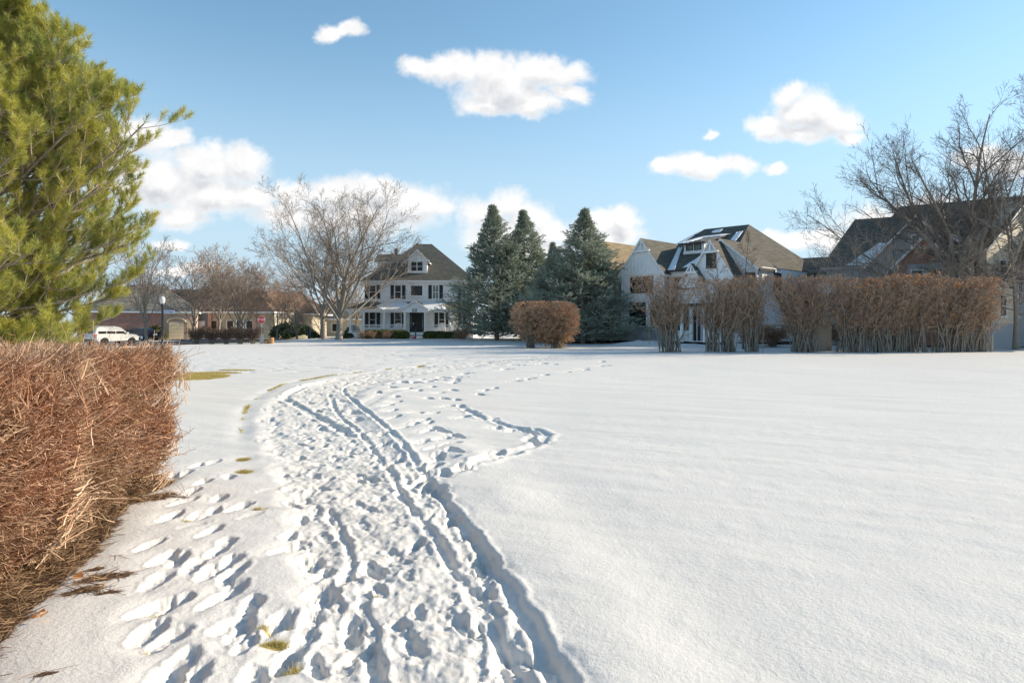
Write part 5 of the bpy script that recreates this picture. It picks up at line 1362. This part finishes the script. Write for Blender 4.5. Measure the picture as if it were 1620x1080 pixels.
    # snow on the roof
    P = lambda u, v: (u, v, ze + (v - 0.45) / (9.95 - 0.45) * 5.02 + 0.02)
    strip_snow('roof_snow', P(4.95, 0.5), P(5.75, 0.5), P(3.35, 5.9), P(2.9, 5.9), 1)
    strip_snow('roof_snow', P(6.3, 0.9), P(8.2, 0.9), P(7.9, 3.6), P(7.0, 3.6), 2)
    strip_snow('roof_snow', P(8.3, 6.4), P(9.1, 6.0), P(8.7, 8.4), P(8.1, 8.2), 3)
    strip_snow('roof_snow', P(4.9, 8.7), P(6.0, 8.7), P(6.0, 9.4), P(5.0, 9.4), 4)
    strip_snow('roof_snow', (4.3, vd + 2.6, 10.66), (7.1, vd + 2.9, 10.72), (7.5, vd + 4.3, 11.05), (4.3, vd + 3.9, 10.97), 5)
    strip_snow('roof_snow', (4.3, vd - 0.45, 9.9), (5.4, vd - 0.45, 9.9), (5.1, vd + 3.5, 10.86), (4.3, vd + 3.5, 10.86), 6)
    strip_snow('roof_snow', (2.15, 5.6, 9.95), (2.6, 5.9, 9.95), (3.75, 9.5, 11.95), (3.4, 9.3, 11.75), 7)
    m = MB(); m.box(13.6, 24, 3.2, 3.4, 3.0, 3.2, M['bronze'])
farmhouse()
# round masonry pillar with a snow cap, behind the fan shaped shrub
m = MB(); m.lathe([(1.02, -0.1), (1.02, 2.35), (1.10, 2.38), (1.10, 2.55), (0.98, 2.58), (0.90, 2.75), (0.88, 3.0), (0.84, 3.9), (0.80, 4.0)], (0, 0, 0), M['stucco'], 32)
o = m.build('round_pillar', None, (X(1290, 47.5), 47.5, 0), smooth=True); setp(o, 'round pale stucco pillar behind the fan shaped shrub', 'pillar')
t = thing('pavilion', 'low snow covered roof on posts seen between the tall shrubs behind the round pillar', 'shelter', (X(1350, 54), 54, 0.2))
m = MB(); m.slab([(-3.2, -1.8, 4.1), (3.4, -1.8, 4.1), (2.3, 0.4, 5.1), (-2.0, 0.4, 5.1)], 0.1, M['roofsnow']); m.slab([(3.4, 2.6, 4.1), (-3.2, 2.6, 4.1), (-2.0, 0.4, 5.1), (2.3, 0.4, 5.1)], 0.1, M['roofsnow'])
m.poly([(-3.2, 2.6, 4.1), (-3.2, -1.8, 4.1), (-2.0, 0.4, 5.1)], M['roofsnow']); m.poly([(3.4, -1.8, 4.1), (3.4, 2.6, 4.1), (2.3, 0.4, 5.1)], M['roofsnow']); m.build('roof', t)
m = MB(); m.box(-3.2, 3.4, -1.75, 2.55, 3.75, 3.98, M['concrete']); m.build('beam', t)
for sx, sy in ((-3, -1.6), (3.2, -1.6), (-3, 2.4), (3.2, 2.4)):
    m = MB(); m.box(sx - 0.14, sx + 0.14, sy - 0.14, sy + 0.14, -0.2, 3.75, M['wood']); m.build('post', t)

# ------------------------------------------------ beige house behind the spruces
T = thing('beige_house', 'beige sided house with tan roof between the spruces and the white farmhouse', 'house', (8.4, 69.7, 0.3), R(-45))
gable(T, -2.75, 2.75, 0, 11, 6.3, 10.25, 'beige_siding', 'roof_sand', 'gable', 0.25, 0.2, wz=0)
m = MB(); m.box(-2.75, 2.73, 0.25, 11, 0, 6.25, M['beige_siding']); m.build('wall', T)
m = MB(); m.box(-9, -2.75, 1.5, 10, 0, 5.4, M['beige_siding']); m.build('side_wing', T)
m = MB(); m.slab([(-9.3, 1.1, 5.3), (-2.6, 1.1, 5.3), (-2.6, 5.7, 8), (-9.3, 5.7, 8)], 0.2, M['roof_sand'], M['white_trim']); m.slab([(-9.3, 5.7, 8), (-2.6, 5.7, 8), (-2.6, 10.4, 5.3), (-9.3, 10.4, 5.3)], 0.2, M['roof_sand'], M['white_trim']); m.build('wing_roof', T)
window(T, 1.6, 1.4, 0.8, 1.3, -0.01); window(T, 1.6, 4.4, 0.8, 1.3, -0.01); window(T, -0.8, 1.4, 0.8, 1.3, -0.01); window(T, -0.8, 4.4, 0.8, 1.3, -0.01)

# ------------------------------------------------ house on the right with the brick gable
def right_house():
    T = thing('brick_gable_house', 'large dark roofed house with grey and brick gables behind the big tree', 'house', (28.0, 62.0, 0), R(-35))
    ze = 7.0
    m = MB(); m.box(0.4, 22, 0.5, 12, 0.1, ze, M['grey_siding']); m.build('wall', T)
    E1 = (1.9, 6.3, 12.05); E2 = (5.0, 6.6, 12.05)
    r = MB(); r.poly([(0, 0, ze), (24, 0, ze), (24, 7.5, 13.1), (5.6, 7.5, 13.1), (5.0, 6.6, 12.05), E1], M['roof_dark'])
    r.poly([(0, 12.5, ze), (0, 0, ze), E1], M['roof_dark']); r.poly([(24, 14, ze), (0, 12.5, ze), E1, E2, (5.6, 7.5, 13.1), (24, 7.5, 13.1)], M['roof_dark'])
    r.slab([(0, 0, ze), (24, 0, ze), (24, 12.5, ze), (0, 12.5, ze)], 0.18, M['white_trim']); r.build('main_roof', T)
    m = MB(); m.box(0, 4, -0.13, -0.002, ze - 0.16, ze, M['concrete']); m.build('gutter', T)
    # low dark roof to the left, behind the farmhouse slope
    m = MB(); m.box(-7, 0.4, 5, 11, 0.1, ze - 0.3, M['grey_siding']); m.build('left_wing', T)
    m = MB(); m.slab([(-8, 4.5, 6.9), (0.6, 4.5, 6.9), (0.6, 8, 8.75), (-8, 8, 8.75)], 0.2, M['roof_dark']); m.slab([(-8, 8, 8.75), (0.6, 8, 8.75), (0.6, 11.6, 6.9), (-8, 11.6, 6.9)], 0.2, M['roof_dark']); m.build('left_wing_roof', T)
    gable(T, 3.9, 11.1, -0.1, 6, ze + 0.2, 11.1, 'grey_siding', 'roof_sand', 'grey_gable', 0.35, 0.2, wz=0.1)
    gable(T, 5.8, 10.7, -1.3, 3, ze - 0.35, 9.25, 'brick', 'roof_sand', 'brick_gable', 0.35, 0.25, wz=0.1)
    m = MB(); m.box(5.9, 10.6, -1.05, 0.6, 0.1, 6.5, M['brick']); m.build('brick_bay', T)
    m = MB(); m.box(7.0, 9.5, -1.42, -1.30, 4.6, 6.85, M['grey_siding']); m.build('siding_panel', T)
    window(T, 7.7, 5.0, 0.8, 1.3, -1.43); window(T, 8.8, 5.0, 0.8, 1.3, -1.43)
    window(T, 7.5, 8.5, 0.5, 0.85, -0.11, pane='glass_pale'); window(T, 2.2, 4.8, 0.9, 1.2, 0.49); window(T, 2.2, 1.6, 0.9, 1.6, 0.49)
    # cream wing towards the right, its face turned to the sun
    Cw = thing('cream_house', 'cream sided house wall lit by the sun at the right edge', 'house', (36.3, 52.2, 0), R(27))
    m = MB(); m.prism_y([(0, 1.9), (10, 1.9), (10, 8.0), (5, 11.8), (0, 8.0)], 0, 2.0, M['cream_siding']); m.build('wall', Cw)
    m = MB(); m.box(-0.04, 10.04, -0.06, 2.0, 0.0, 1.9, M['grey_siding']); m.build('foundation', Cw)
    for uu in (2.1, 4.6): window(Cw, uu, 2.5, 0.85, 1.6, -0.01, mun=(1, 2)); window(Cw, uu, 5.4, 0.85, 1.4, -0.01, mun=(1, 2))
    m = MB(); m.slab([(-0.5, -0.4, 7.62), (5, -0.4, 11.8), (5, 2.2, 11.8), (-0.5, 2.2, 7.62)][::-1], 0.2, M['roof_dark'], M['white_trim']); m.slab([(10.5, -0.4, 7.62), (5, -0.4, 11.8), (5, 2.2, 11.8), (10.5, 2.2, 7.62)], 0.2, M['roof_dark'], M['white_trim']); m.build('roof', Cw)
    # valley snow
    def quad_snow(a, b, c, d__, seed):
        n = (12, 40); u = np.linspace(0, 1, n[0]); v = np.linspace(0, 1, n[1]); Uu, Vv = np.meshgrid(u, v); a, b, c, d__ = map(np.array, (a, b, c, d__))
        P = (a * (1 - Uu[..., None]) + b * Uu[..., None]) * (1 - Vv[..., None]) + (d__ * (1 - Uu[..., None]) + c * Uu[..., None]) * Vv[..., None]
        e = np.minimum(np.minimum(Uu, 1 - Uu) * 5, np.minimum(Vv, 1 - Vv) * 12) + 0.9 * fbm(Uu * 2 + seed, Vv * 9, 3)
        P[..., 2] += 0.09 * sstep(0.1, 0.7, e) - 0.02
        i = np.arange(n[1] - 1)[:, None] * n[0] + np.arange(n[0] - 1)[None]
        link('roof_snow', mesh_np('roof_snow', P.reshape(-1, 3), [np.stack([i, i + 1, i + n[0] + 1, i + n[0]], 2).reshape(-1, 4)], [M['roofsnow']], True), T)
    pl = lambda u, v: (u, v, ze + v * 0.805 + 0.03)
    quad_snow(pl(2.0, 0.1), pl(3.7, 0.1), pl(5.0, 2.6), pl(4.4, 2.7), 1)
    quad_snow(pl(11.8, 0.1), pl(12.4, 0.1), pl(9.6, 3.9), pl(9.2, 3.9), 4)
right_house()

# ------------------------------------------------ houses across the street on the left
def left_houses():
    # H1: brick house with the arched tan garage, turned so that the garage front takes the sun
    d = 92; T = thing('brick_garage_house', 'brick house with arched tan garage door and grey roof behind the lamp post', 'house', (X(260, d), d, 0.0), R(22))
    m = MB(); m.box(0, 3.9, 0.0, 9, -0.1, 3.75, M['brick_pale']); m.box(-9, 0, 0.02, 9, -0.1, 3.7, M['brick']); m.build('wall', T)  # paler brick on the sunlit front, darker beside it: light put into the colour
    m = MB(); m.box(0.55, 2.35, -0.08, 0.0, 0.0, 2.35, M['tan_door'])
    for i in range(1, 5): m.box(0.55, 2.35, -0.09, -0.082, 0.47 * i - 0.01, 0.47 * i + 0.01, M['concrete'])
    m.build('garage_door', T)
    P = np.array([[[1.45 + 1.15 * math.cos(a), -0.06, 2.3 + 0.62 * math.sin(a)] for a in np.linspace(math.pi, 0, 14)]]); V_, Q_ = tubes(P, np.full((1, 14), 0.13), 6)
    link('arch', mesh_np('arch', V_, [Q_], [M['tan_door']]), T)
    m = MB(); m.box(2.75, 3.15, -0.1, 0.0, 0, 2.6, M['tan_door']); m.box(-0.1, 4.0, -0.06, 0.0, 3.35, 3.75, M['tan_door']); m.build('trim', T)
    m = MB(); A, B, C_, D_, E = (-9.4, -0.4, 3.75), (4.3, -0.4, 3.75), (4.3, 9.4, 3.75), (-9.4, 9.4, 3.75), None
    E, F_ = (-3.5, 4.5, 7.6), (-0.6, 4.5, 7.6)
    for p in ((A, B, F_, E), (B, C_, F_), (C_, D_, E, F_), (D_, A, E)): m.poly(p, M['roof_grey'])
    m.slab([A, B, C_, D_], 0.2, M['white_trim']); m.build('roof', T)
    # H2: slate garage with white door, brown roof
    d = 99; T = thing('slate_garage_house', 'long brown roofed house with slate walls and a white garage door', 'house', (X(312, d), d, 0.0))
    m = MB(); m.box(-3.6, 1.45, 0, 8, -0.1, 3.9, M['slate_siding']); m.box(1.45, 11, 0.5, 8, -0.1, 3.9, M['beige_siding']); m.box(-9, -3.6, 0.5, 8, -0.1, 3.9, M['brick']); m.build('wall', T)
    m = MB(); m.box(-1.35, 1.1, -0.1, 0, 0, 2.55, M['white_trim'])
    for i in range(1, 4): m.box(-1.35, 1.1, -0.112, -0.102, 0.64 * i - 0.012, 0.64 * i + 0.012, M['concrete'])
    m.build('garage_door', T)
    for u in (1.7, 3.0, 8.2): 
        b = MB(); b.box(u - 0.25, u + 0.25, 0.1, 0.5, -0.1, 3.7, M['brick_pale']); b.build('brick_pier', T)
    for u in (2.3, 4.6, 6.0, 7.4): window(T, u, 0.9, 0.9, 1.7, 0.49)
    m = MB(); A, B, C_, D_ = (-9.3, -0.5, 3.9), (11.3, -0.5, 3.9), (11.3, 8.5, 3.9), (-9.3, 8.5, 3.9); E, F_ = (-6.0, 4, 7.35), (7.0, 4, 7.35)
    for p in ((A, B, F_, E), (B, C_, F_), (C_, D_, E, F_), (D_, A, E)): m.poly(p, M['roof_red'])
    m.slab([A, B, C_, D_], 0.2, M['white_trim']); ro = m.build('roof', T)
    for u in (-4.9, -3.5, -2.0):
        b = MB(); b.lathe([(0.28, -0.1), (0.28, 0.12), (0.18, 0.2), (0.02, 0.24)], (u, 3.1, 6.75), M['bronze'], 10); b.build('roof_vent', ro)
    b = MB(); b.box(-1.5, -0.2, 4.6, 5.6, 6.6, 7.75, M['brick']); b.box(-1.6, -0.1, 4.5, 5.7, 7.75, 7.9, M['concrete']); b.lathe([(0.16, 0), (0.16, 0.35), (0.24, 0.36)], (-1.2, 5.1, 7.9), M['bronze'], 10); b.lathe([(0.16, 0), (0.16, 0.35), (0.24, 0.36)], (-0.5, 5.1, 7.9), M['bronze'], 10); b.build('chimney', T)
    # H3: cross gable roof behind the reddish tree
    d = 108; T = thing('hip_roof_house', 'brown roofed house with a tall peak behind the reddish round tree', 'house', (X(350, d), d, 0.0))
    m = MB(); m.box(-5, 7, 0, 9, -0.1, 4.2, M['brick']); m.build('wall', T)
    m = MB(); A, B, C_, D_ = (-6.8, -0.5, 4.2), (7.5, -0.5, 4.2), (7.5, 9.5, 4.2), (-6.8, 9.5, 4.2); E, F_ = (-0.8, 4.5, 8.8), (0.6, 4.5, 8.8)
    for p in ((A, B, F_, E), (B, C_, F_), (C_, D_, E, F_), (D_, A, E)): m.poly(p, M['roof_red'])
    m.slab([A, B, C_, D_], 0.2, M['white_trim']); m.build('roof', T)
    for u in (-3, 0, 3): window(T, u, 1, 1.0, 1.6, -0.01)
    # H4: stone fronted house with needle sharp gables
    d = 112; T = thing('stone_gable_house', 'low brown roofed house with needle sharp pale stone gables', 'house', (X(440, d), d, 0.0))
    m = MB(); m.box(-8, 5.5, 0, 9, -0.1, 3.9, M['beige_siding']); m.build('wall', T)
    m = MB(); A, B, C_, D_ = (-9, -0.5, 3.9), (6.5, -0.5, 3.9), (6.5, 9.5, 3.9), (-9, 9.5, 3.9); E, F_ = (-5, 4.5, 7.7), (2.6, 4.5, 7.7)
    for p in ((A, B, F_, E), (B, C_, F_), (C_, D_, E, F_), (D_, A, E)): m.poly(p, M['roof_red'])
    m.slab([A, B, C_, D_], 0.2, M['white_trim']); m.build('roof', T)
    for u0, u1, zp in ((-3.4, 0.4, 7.9), (-6.4, -3.7, 6.6), (1.9, 4.4, 7.0)):
        gable(T, u0 + 0.35, u1 - 0.35, -0.9, 4, 2.6, zp, 'stone_tan', 'roof_red', 'stone_gable', 0.25, 0.2, wz=-0.1)
    b = MB(); b.box(-2.4, -0.9, -0.97, -0.9, 0, 2.3, M['glass']); b.build('entry', T)
    # H5, H6: further roofs either side
    d = 104; T = thing('far_house', 'brown hip roofed house far behind the pine boughs', 'house', (X(205, d), d, 0.0))
    m = MB(); m.box(-8, 6, 0, 9, -0.1, 3.9, M['brick']); m.build('wall', T)
    m = MB(); A, B, C_, D_ = (-8.5, -0.5, 3.9), (6.5, -0.5, 3.9), (6.5, 9.5, 3.9), (-8.5, 9.5, 3.9); E, F_ = (-3, 4.5, 8.3), (3.2, 4.5, 8.3)
    for p in ((A, B, F_, E), (B, C_, F_), (C_, D_, E, F_), (D_, A, E)): m.poly(p, M['roof_brown'])
    m.slab([A, B, C_, D_], 0.2, M['white_trim']); m.build('roof', T)
    for u in (-5, -2, 1.5, 4): window(T, u, 1, 1.0, 1.5, -0.01)
    d = 125; T = thing('far_house', 'low far house in the gap between the big lawn tree and the white house', 'house', (X(530, d), d, 0.0))
    m = MB(); m.box(-7, 6, 0, 9, -0.1, 3.2, M['beige_siding']); m.build('wall', T)
    m = MB(); A, B, C_, D_ = (-7.5, -0.5, 3.2), (6.5, -0.5, 3.2), (6.5, 9.5, 3.2), (-7.5, 9.5, 3.2); E, F_ = (-3, 4.5, 6.3), (3.2, 4.5, 6.3)
    for p in ((A, B, F_, E), (B, C_, F_), (C_, D_, E, F_), (D_, A, E)): m.poly(p, M['roof_brown'])
    m.slab([A, B, C_, D_], 0.2, M['white_trim']); m.build('roof', T)
    for u in (-4, 0, 3): window(T, u, 0.9, 1.0, 1.4, -0.01)
left_houses()
green(452, 96, 2.2, 2.3, 31, 'left dark evergreen shrub across the street before the stone gabled house', 'arbor', 1.2, 'dark evergreens across the street', 0.0, 2500, size=0.25)
green(476, 97, 2.0, 2.0, 32, 'right dark evergreen shrub across the street behind the pale bare tree', 'arbor', 1.2, 'dark evergreens across the street', 0.0, 2200, size=0.25)
green(428, 100, 0.6, 1.1, 33, 'small golden shrub by the entry of the stone gabled house', 'leaf_orange', 0.5, None, 0.0, 500, size=0.18)
green(558, 84, 1.0, 1.5, 34, 'dark evergreen beside the left corner of the white house', 'arbor', 0.8, None, 0.0, 1400, size=0.16)
green(497, 88, 0.7, 0.9, 35, 'dark round shrub behind the thinner lawn tree', 'arbor', 0.6, None, 0.0, 700, size=0.16)
green(252, 88, 0.8, 1.2, 36, 'olive clipped shrub at the corner of the brick garage house', 'boxwood', 0.7, 'shrubs by the brick garage', 0.5, 900, size=0.16)
green(245, 90, 1.4, 1.9, 37, 'golden shrub behind the dark sedan', 'boxwood', 0.7, 'shrubs by the brick garage', 0.0, 1000, size=0.2)

# ------------------------------------------------ street, drives
def sheet(name, pts, z, mat):
    m = MB(); m.poly([(x, y, z) for x, y in pts], M[mat]); o = m.build(name); o['kind'] = 'structure'; return o
gz0 = 0.09
sheet('street', [(-37.5, 60), (-30.5, 60), (-29.5, 78), (-26, 86), (-26, 91), (-150, 91), (-150, 84), (-40, 84), (-38, 78)], gz0, 'asphalt')
sheet('driveway', [(-49.5, 78), (-43.5, 78), (-43.9, 92), (-47.2, 92)], gz0 + 0.004, 'concrete')

# ------------------------------------------------ street lamp with name plate
def lamp(name, label, px, d_, H, sign=False, sc=1.0):
    t = thing(name, label, 'street lamp', (X(px, d_), d_, 0)); B = M['black']
    m = MB(); m.lathe([(0.17, 0), (0.17, 0.12), (0.12, 0.16), (0.11, 0.55), (0.075, 0.62), (0.065, H - 0.55), (0.10, H - 0.52), (0.10, H - 0.46), (0.07, H - 0.44), (0.09, H - 0.38)], (0, 0, 0), B, 14); m.build('post', t, smooth=True)
    m = MB(); m.lathe([(0.09, 0), (0.12, 0.05), (0.165, 0.22), (0.16, 0.30), (0.13, 0.38), (0.07, 0.44), (0.02, 0.47)], (0, 0, H - 0.40), M['globe'], 16); m.build('globe', t, smooth=True)
    if sign:
        m = MB(); m.box(0.06, 0.74, -0.012, 0.012, H - 0.98, H - 0.80, M['sign_blue']); s = m.build('street_sign', t)
        cu = bpy.data.curves.new('letters', 'FONT'); cu.body = 'Forest Ridge Ln'; cu.size = 0.115; cu.align_x = 'CENTER'; cu.align_y = 'CENTER'; cu.extrude = 0.002
        dg = bpy.data.objects.new('tmp', cu); COL.objects.link(dg); bpy.context.view_layer.update()
        me = bpy.data.meshes.new_from_object(dg.evaluated_get(bpy.context.evaluated_depsgraph_get())); bpy.data.objects.remove(dg)
        me.materials.clear(); me.materials.append(M['sign_green'])
        o = link('letters', me, s, (0.40, -0.017, H - 0.89)); o.rotation_euler = (R(90), 0, 0)
    return t
lamp('street_lamp', 'black lamp post with white globe and blue street name plate behind the hedge end', 257, 41.7, 3.45, True)
lamp('street_lamp', 'small distant lamp post with white top right of the stop sign', 439, 92, 3.3)
# stop sign on its post
t = thing('stop_sign', 'red octagonal stop sign on a post at the right end of the low shrubs', 'sign', (X(413.5, 66), 66, 0))
m = MB(); m.box(-0.035, 0.035, 0.0, 0.05, -0.1, 2.75, M['steel']); m.box(-0.16, 0.16, 0.055, 0.10, -0.05, 0.9, M['steel']); m.build('post', t)
oc = [(0.36 * math.cos(R(22.5 + 45 * i)), 2.36 + 0.36 * math.sin(R(22.5 + 45 * i))) for i in range(8)]
m = MB(); m.prism_y([(x * 1.05, 2.36 + (z - 2.36) * 1.05) for x, z in oc], -0.014, -0.002, M['white_trim']); m.prism_y(oc, -0.022, -0.0145, M['red']); s = m.build('sign_plate', t)
cu = bpy.data.curves.new('letters', 'FONT'); cu.body = 'STOP'; cu.size = 0.32; cu.align_x = 'CENTER'; cu.align_y = 'CENTER'; cu.extrude = 0.002
dg = bpy.data.objects.new('tmp', cu); COL.objects.link(dg); bpy.context.view_layer.update()
me = bpy.data.meshes.new_from_object(dg.evaluated_get(bpy.context.evaluated_depsgraph_get())); bpy.data.objects.remove(dg)
me.materials.clear(); me.materials.append(M['white_trim']); o = link('letters', me, s, (0, -0.027, 2.36)); o.rotation_euler = (R(90), 0, 0)
# cut logs at its foot
for i, (dx_, r_, L_, lab) in enumerate(((0.55, 0.19, 0.5, 'short tan log lying left of its upright neighbour by the stop sign'), (1.05, 0.24, 0.62, 'tan log standing upright beside the stop sign'))):
    m = MB()
    if i: m.lathe([(r_, -0.05), (r_, L_), (r_ * 0.9, L_ + 0.02)], (0, 0, 0), M['wood'], 14)
    else: m.ycyl(r_, -0.3, 0.3, (0, r_), M['wood'])
    o = m.build('log', None, (X(413.5, 66) + dx_, 65.8, 0)); setp(o, lab, 'log', 'cut logs by the stop sign')
# dark utility post seen down the street
m = MB(); m.box(-0.13, 0.13, -0.13, 0.13, -0.05, 1.5, M['shutter']); m.box(-0.16, 0.16, -0.16, 0.16, 1.5, 1.56, M['shutter']); o = m.build('marker_post', None, (X(489, 84), 84, 0)); setp(o, 'dark square post standing by the street left of the two lawn tree trunks', 'post')
m = MB(); m.box(-0.02, 0.02, -0.02, 0.02, 0, 2.0, M['wood']); o = m.build('stake', None, (X(1027, 58), 58, 0.2)); setp(o, 'thin pale stake in the snow behind the leftmost tall shrub', 'stake')

# ------------------------------------------------ cars
def car(name, label, x, y, z, rz, paint, kind):
    T = thing(name, label, 'car', (x, y, z), rz)
    # +x is forward; side profile lofted across the width with tumblehome
    if kind == 'suv':
        L, W = 4.55, 1.84
        body = [(-2.22, 0.42), (-2.27, 0.75), (-2.22, 1.02), (1.10, 1.02), (2.05, 0.92), (2.26, 0.72), (2.26, 0.38), (-2.15, 0.30)]
        cab = [(-2.20, 1.0), (-2.05, 1.52), (-1.75, 1.66), (0.10, 1.68), (0.45, 1.60), (1.25, 1.0)]
    else:
        L, W = 4.75, 1.82
        body = [(-2.33, 0.45), (-2.36, 0.80), (-2.25, 0.98), (-1.5, 1.0), (1.0, 0.96), (2.0, 0.82), (2.34, 0.62), (2.34, 0.34), (-2.25, 0.30)]
        cab = [(-1.72, 0.98), (-1.0, 1.34), (-0.6, 1.42), (0.15, 1.42), (0.45, 1.36), (1.25, 0.95)]
    def loft(prof, ws, mat, nm, par, zc, bev=0.07):
        m = MB(); secs = []
        for y_, s in ws: secs.append([(px * s if abs(px) > 1.9 else px, y_, zc + (pz - zc) * s) for px, pz in prof])
        n = len(prof)
        for a, b in zip(secs[:-1], secs[1:]):
            for i in range(n): j = (i + 1) % n; m.poly([a[i], a[j], b[j], b[i]], mat)
        m.poly(secs[0], mat); m.poly(secs[-1][::-1], mat)
        o = m.build(nm, par); md = o.modifiers.new('bevel', 'BEVEL'); md.width = bev; md.segments = 3; md.limit_method = 'ANGLE'; md.angle_limit = R(20)
        for p in o.data.polygons: p.use_smooth = True
        return o
    hw = W / 2
    loft(body, [(-hw, 0.94), (-hw + 0.12, 1.0), (hw - 0.12, 1.0), (hw, 0.94)], M[paint], 'body', T, 0.65)
    loft(cab, [(-hw + 0.20, 0.965), (-hw + 0.30, 1.0), (hw - 0.30, 1.0), (hw - 0.20, 0.965)], M[paint], 'cabin', T, 1.0, 0.05)
    # side glass
    xs = [(-1.85, -1.05), (-0.98, -0.12), (-0.05, 0.85)] if kind == 'suv' else [(-0.95, -0.15), (-0.08, 0.80)]
    top = 1.55 if kind == 'suv' else 1.33
    for a, b in xs:
        for s in (-1, 1):
            m = MB(); y0 = s * (hw - 0.205); y1 = s * (hw - 0.245); bb = b + (0.10 if b > 0.5 else 0)
            tb = b - (0.42 if b > 0.5 else 0); ta = a + (0.12 if a == xs[0][0] else 0) + (0.25 if kind != 'suv' and a == xs[0][0] else 0)
            q = [(a, y0 + s * 0.022, 1.04), (bb, y0 + s * 0.022, 1.04), (tb, y1 + s * 0.022, top), (ta, y1 + s * 0.022, top)]
            m.slab(q, 0.012, M['glass'], None, (0, -s, 0)); m.build('side_window', T)
    # front and rear glass
    def pane(p0, p1, nm):
        m = MB(); (xa, za), (xb, zb_) = p0, p1; off = 0.03 * (1 if xa > 0 else -1)
        m.slab([(xa + off, -hw + 0.33, za), (xa + off, hw - 0.33, za), (xb + off, hw - 0.38, zb_), (xb + off, -hw + 0.38, zb_)], 0.012, M['glass'], None, (-1 if xa > 0 else 1, 0, 0)); m.build(nm, T)
    if kind == 'suv': pane((1.17, 1.05), (0.52, 1.56), 'windscreen'); pane((-2.19, 1.08), (-2.05, 1.50), 'rear_window')
    else: pane((1.15, 1.0), (0.52, 1.33), 'windscreen'); pane((-1.60, 1.04), (-1.06, 1.33), 'rear_window')
    for s in (-1, 1):
        for xw in (-1.38, 1.40):
            m = MB(); m.ycyl(0.34, s * hw - 0.13, s * hw + 0.02 * s + (0.11 if s < 0 else 0), (xw, 0.34), M['rubber'], 24); wv_ = m.build('wheel', T)
            m = MB(); m.ycyl(0.21, s * (hw + 0.022) - 0.01, s * (hw + 0.022) + 0.012, (xw, 0.34), M['silver'], 16); m.build('rim', wv_)
        m = MB(); zt = 0.98 if kind == 'suv' else 0.9; m.box(-2.335 if kind != 'suv' else -2.29, -2.05, s * (hw - 0.36), s * (hw - 0.01), zt - 0.20, zt - 0.03, M['tail']); m.build('tail_light', T)
        m = MB(); m.box(2.0, 2.27, s * (hw - 0.36), s * (hw - 0.04), 0.66, 0.78, M['globe']); m.build('headlight', T)
        m = MB(); m.box(0.78, 0.98, s * (hw - 0.04), s * (hw + 0.16), 1.03, 1.17, M[paint]); m.build('wing_mirror', T)
    if kind == 'suv':
        for s in (-1, 1):
            m = MB(); m.box(-1.7, 0.0, s * 0.62 - 0.02, s * 0.62 + 0.02, 1.70, 1.735, M['silver']); m.build('roof_rail', T)
    m = MB(); m.box(-2.31 if kind == 'suv' else -2.375, -2.2, -0.26, 0.26, 0.60, 0.72, M['white_trim']); m.build('number_plate', T)
    m = MB(); m.box(-2.30, -2.1, -hw + 0.12, hw - 0.12, 0.36, 0.50, M['rubber']); m.build('bumper', T)
car('parked_suv', 'white car with red tail lights behind the left end of the hedge', X(176, 64), 64, 0.0, R(68), 'car_white', 'suv')
car('parked_sedan', 'dark blue sedan on the drive beside the forked tree trunk', X(222, 78), 78, 0.15, R(157), 'car_dark', 'sedan')
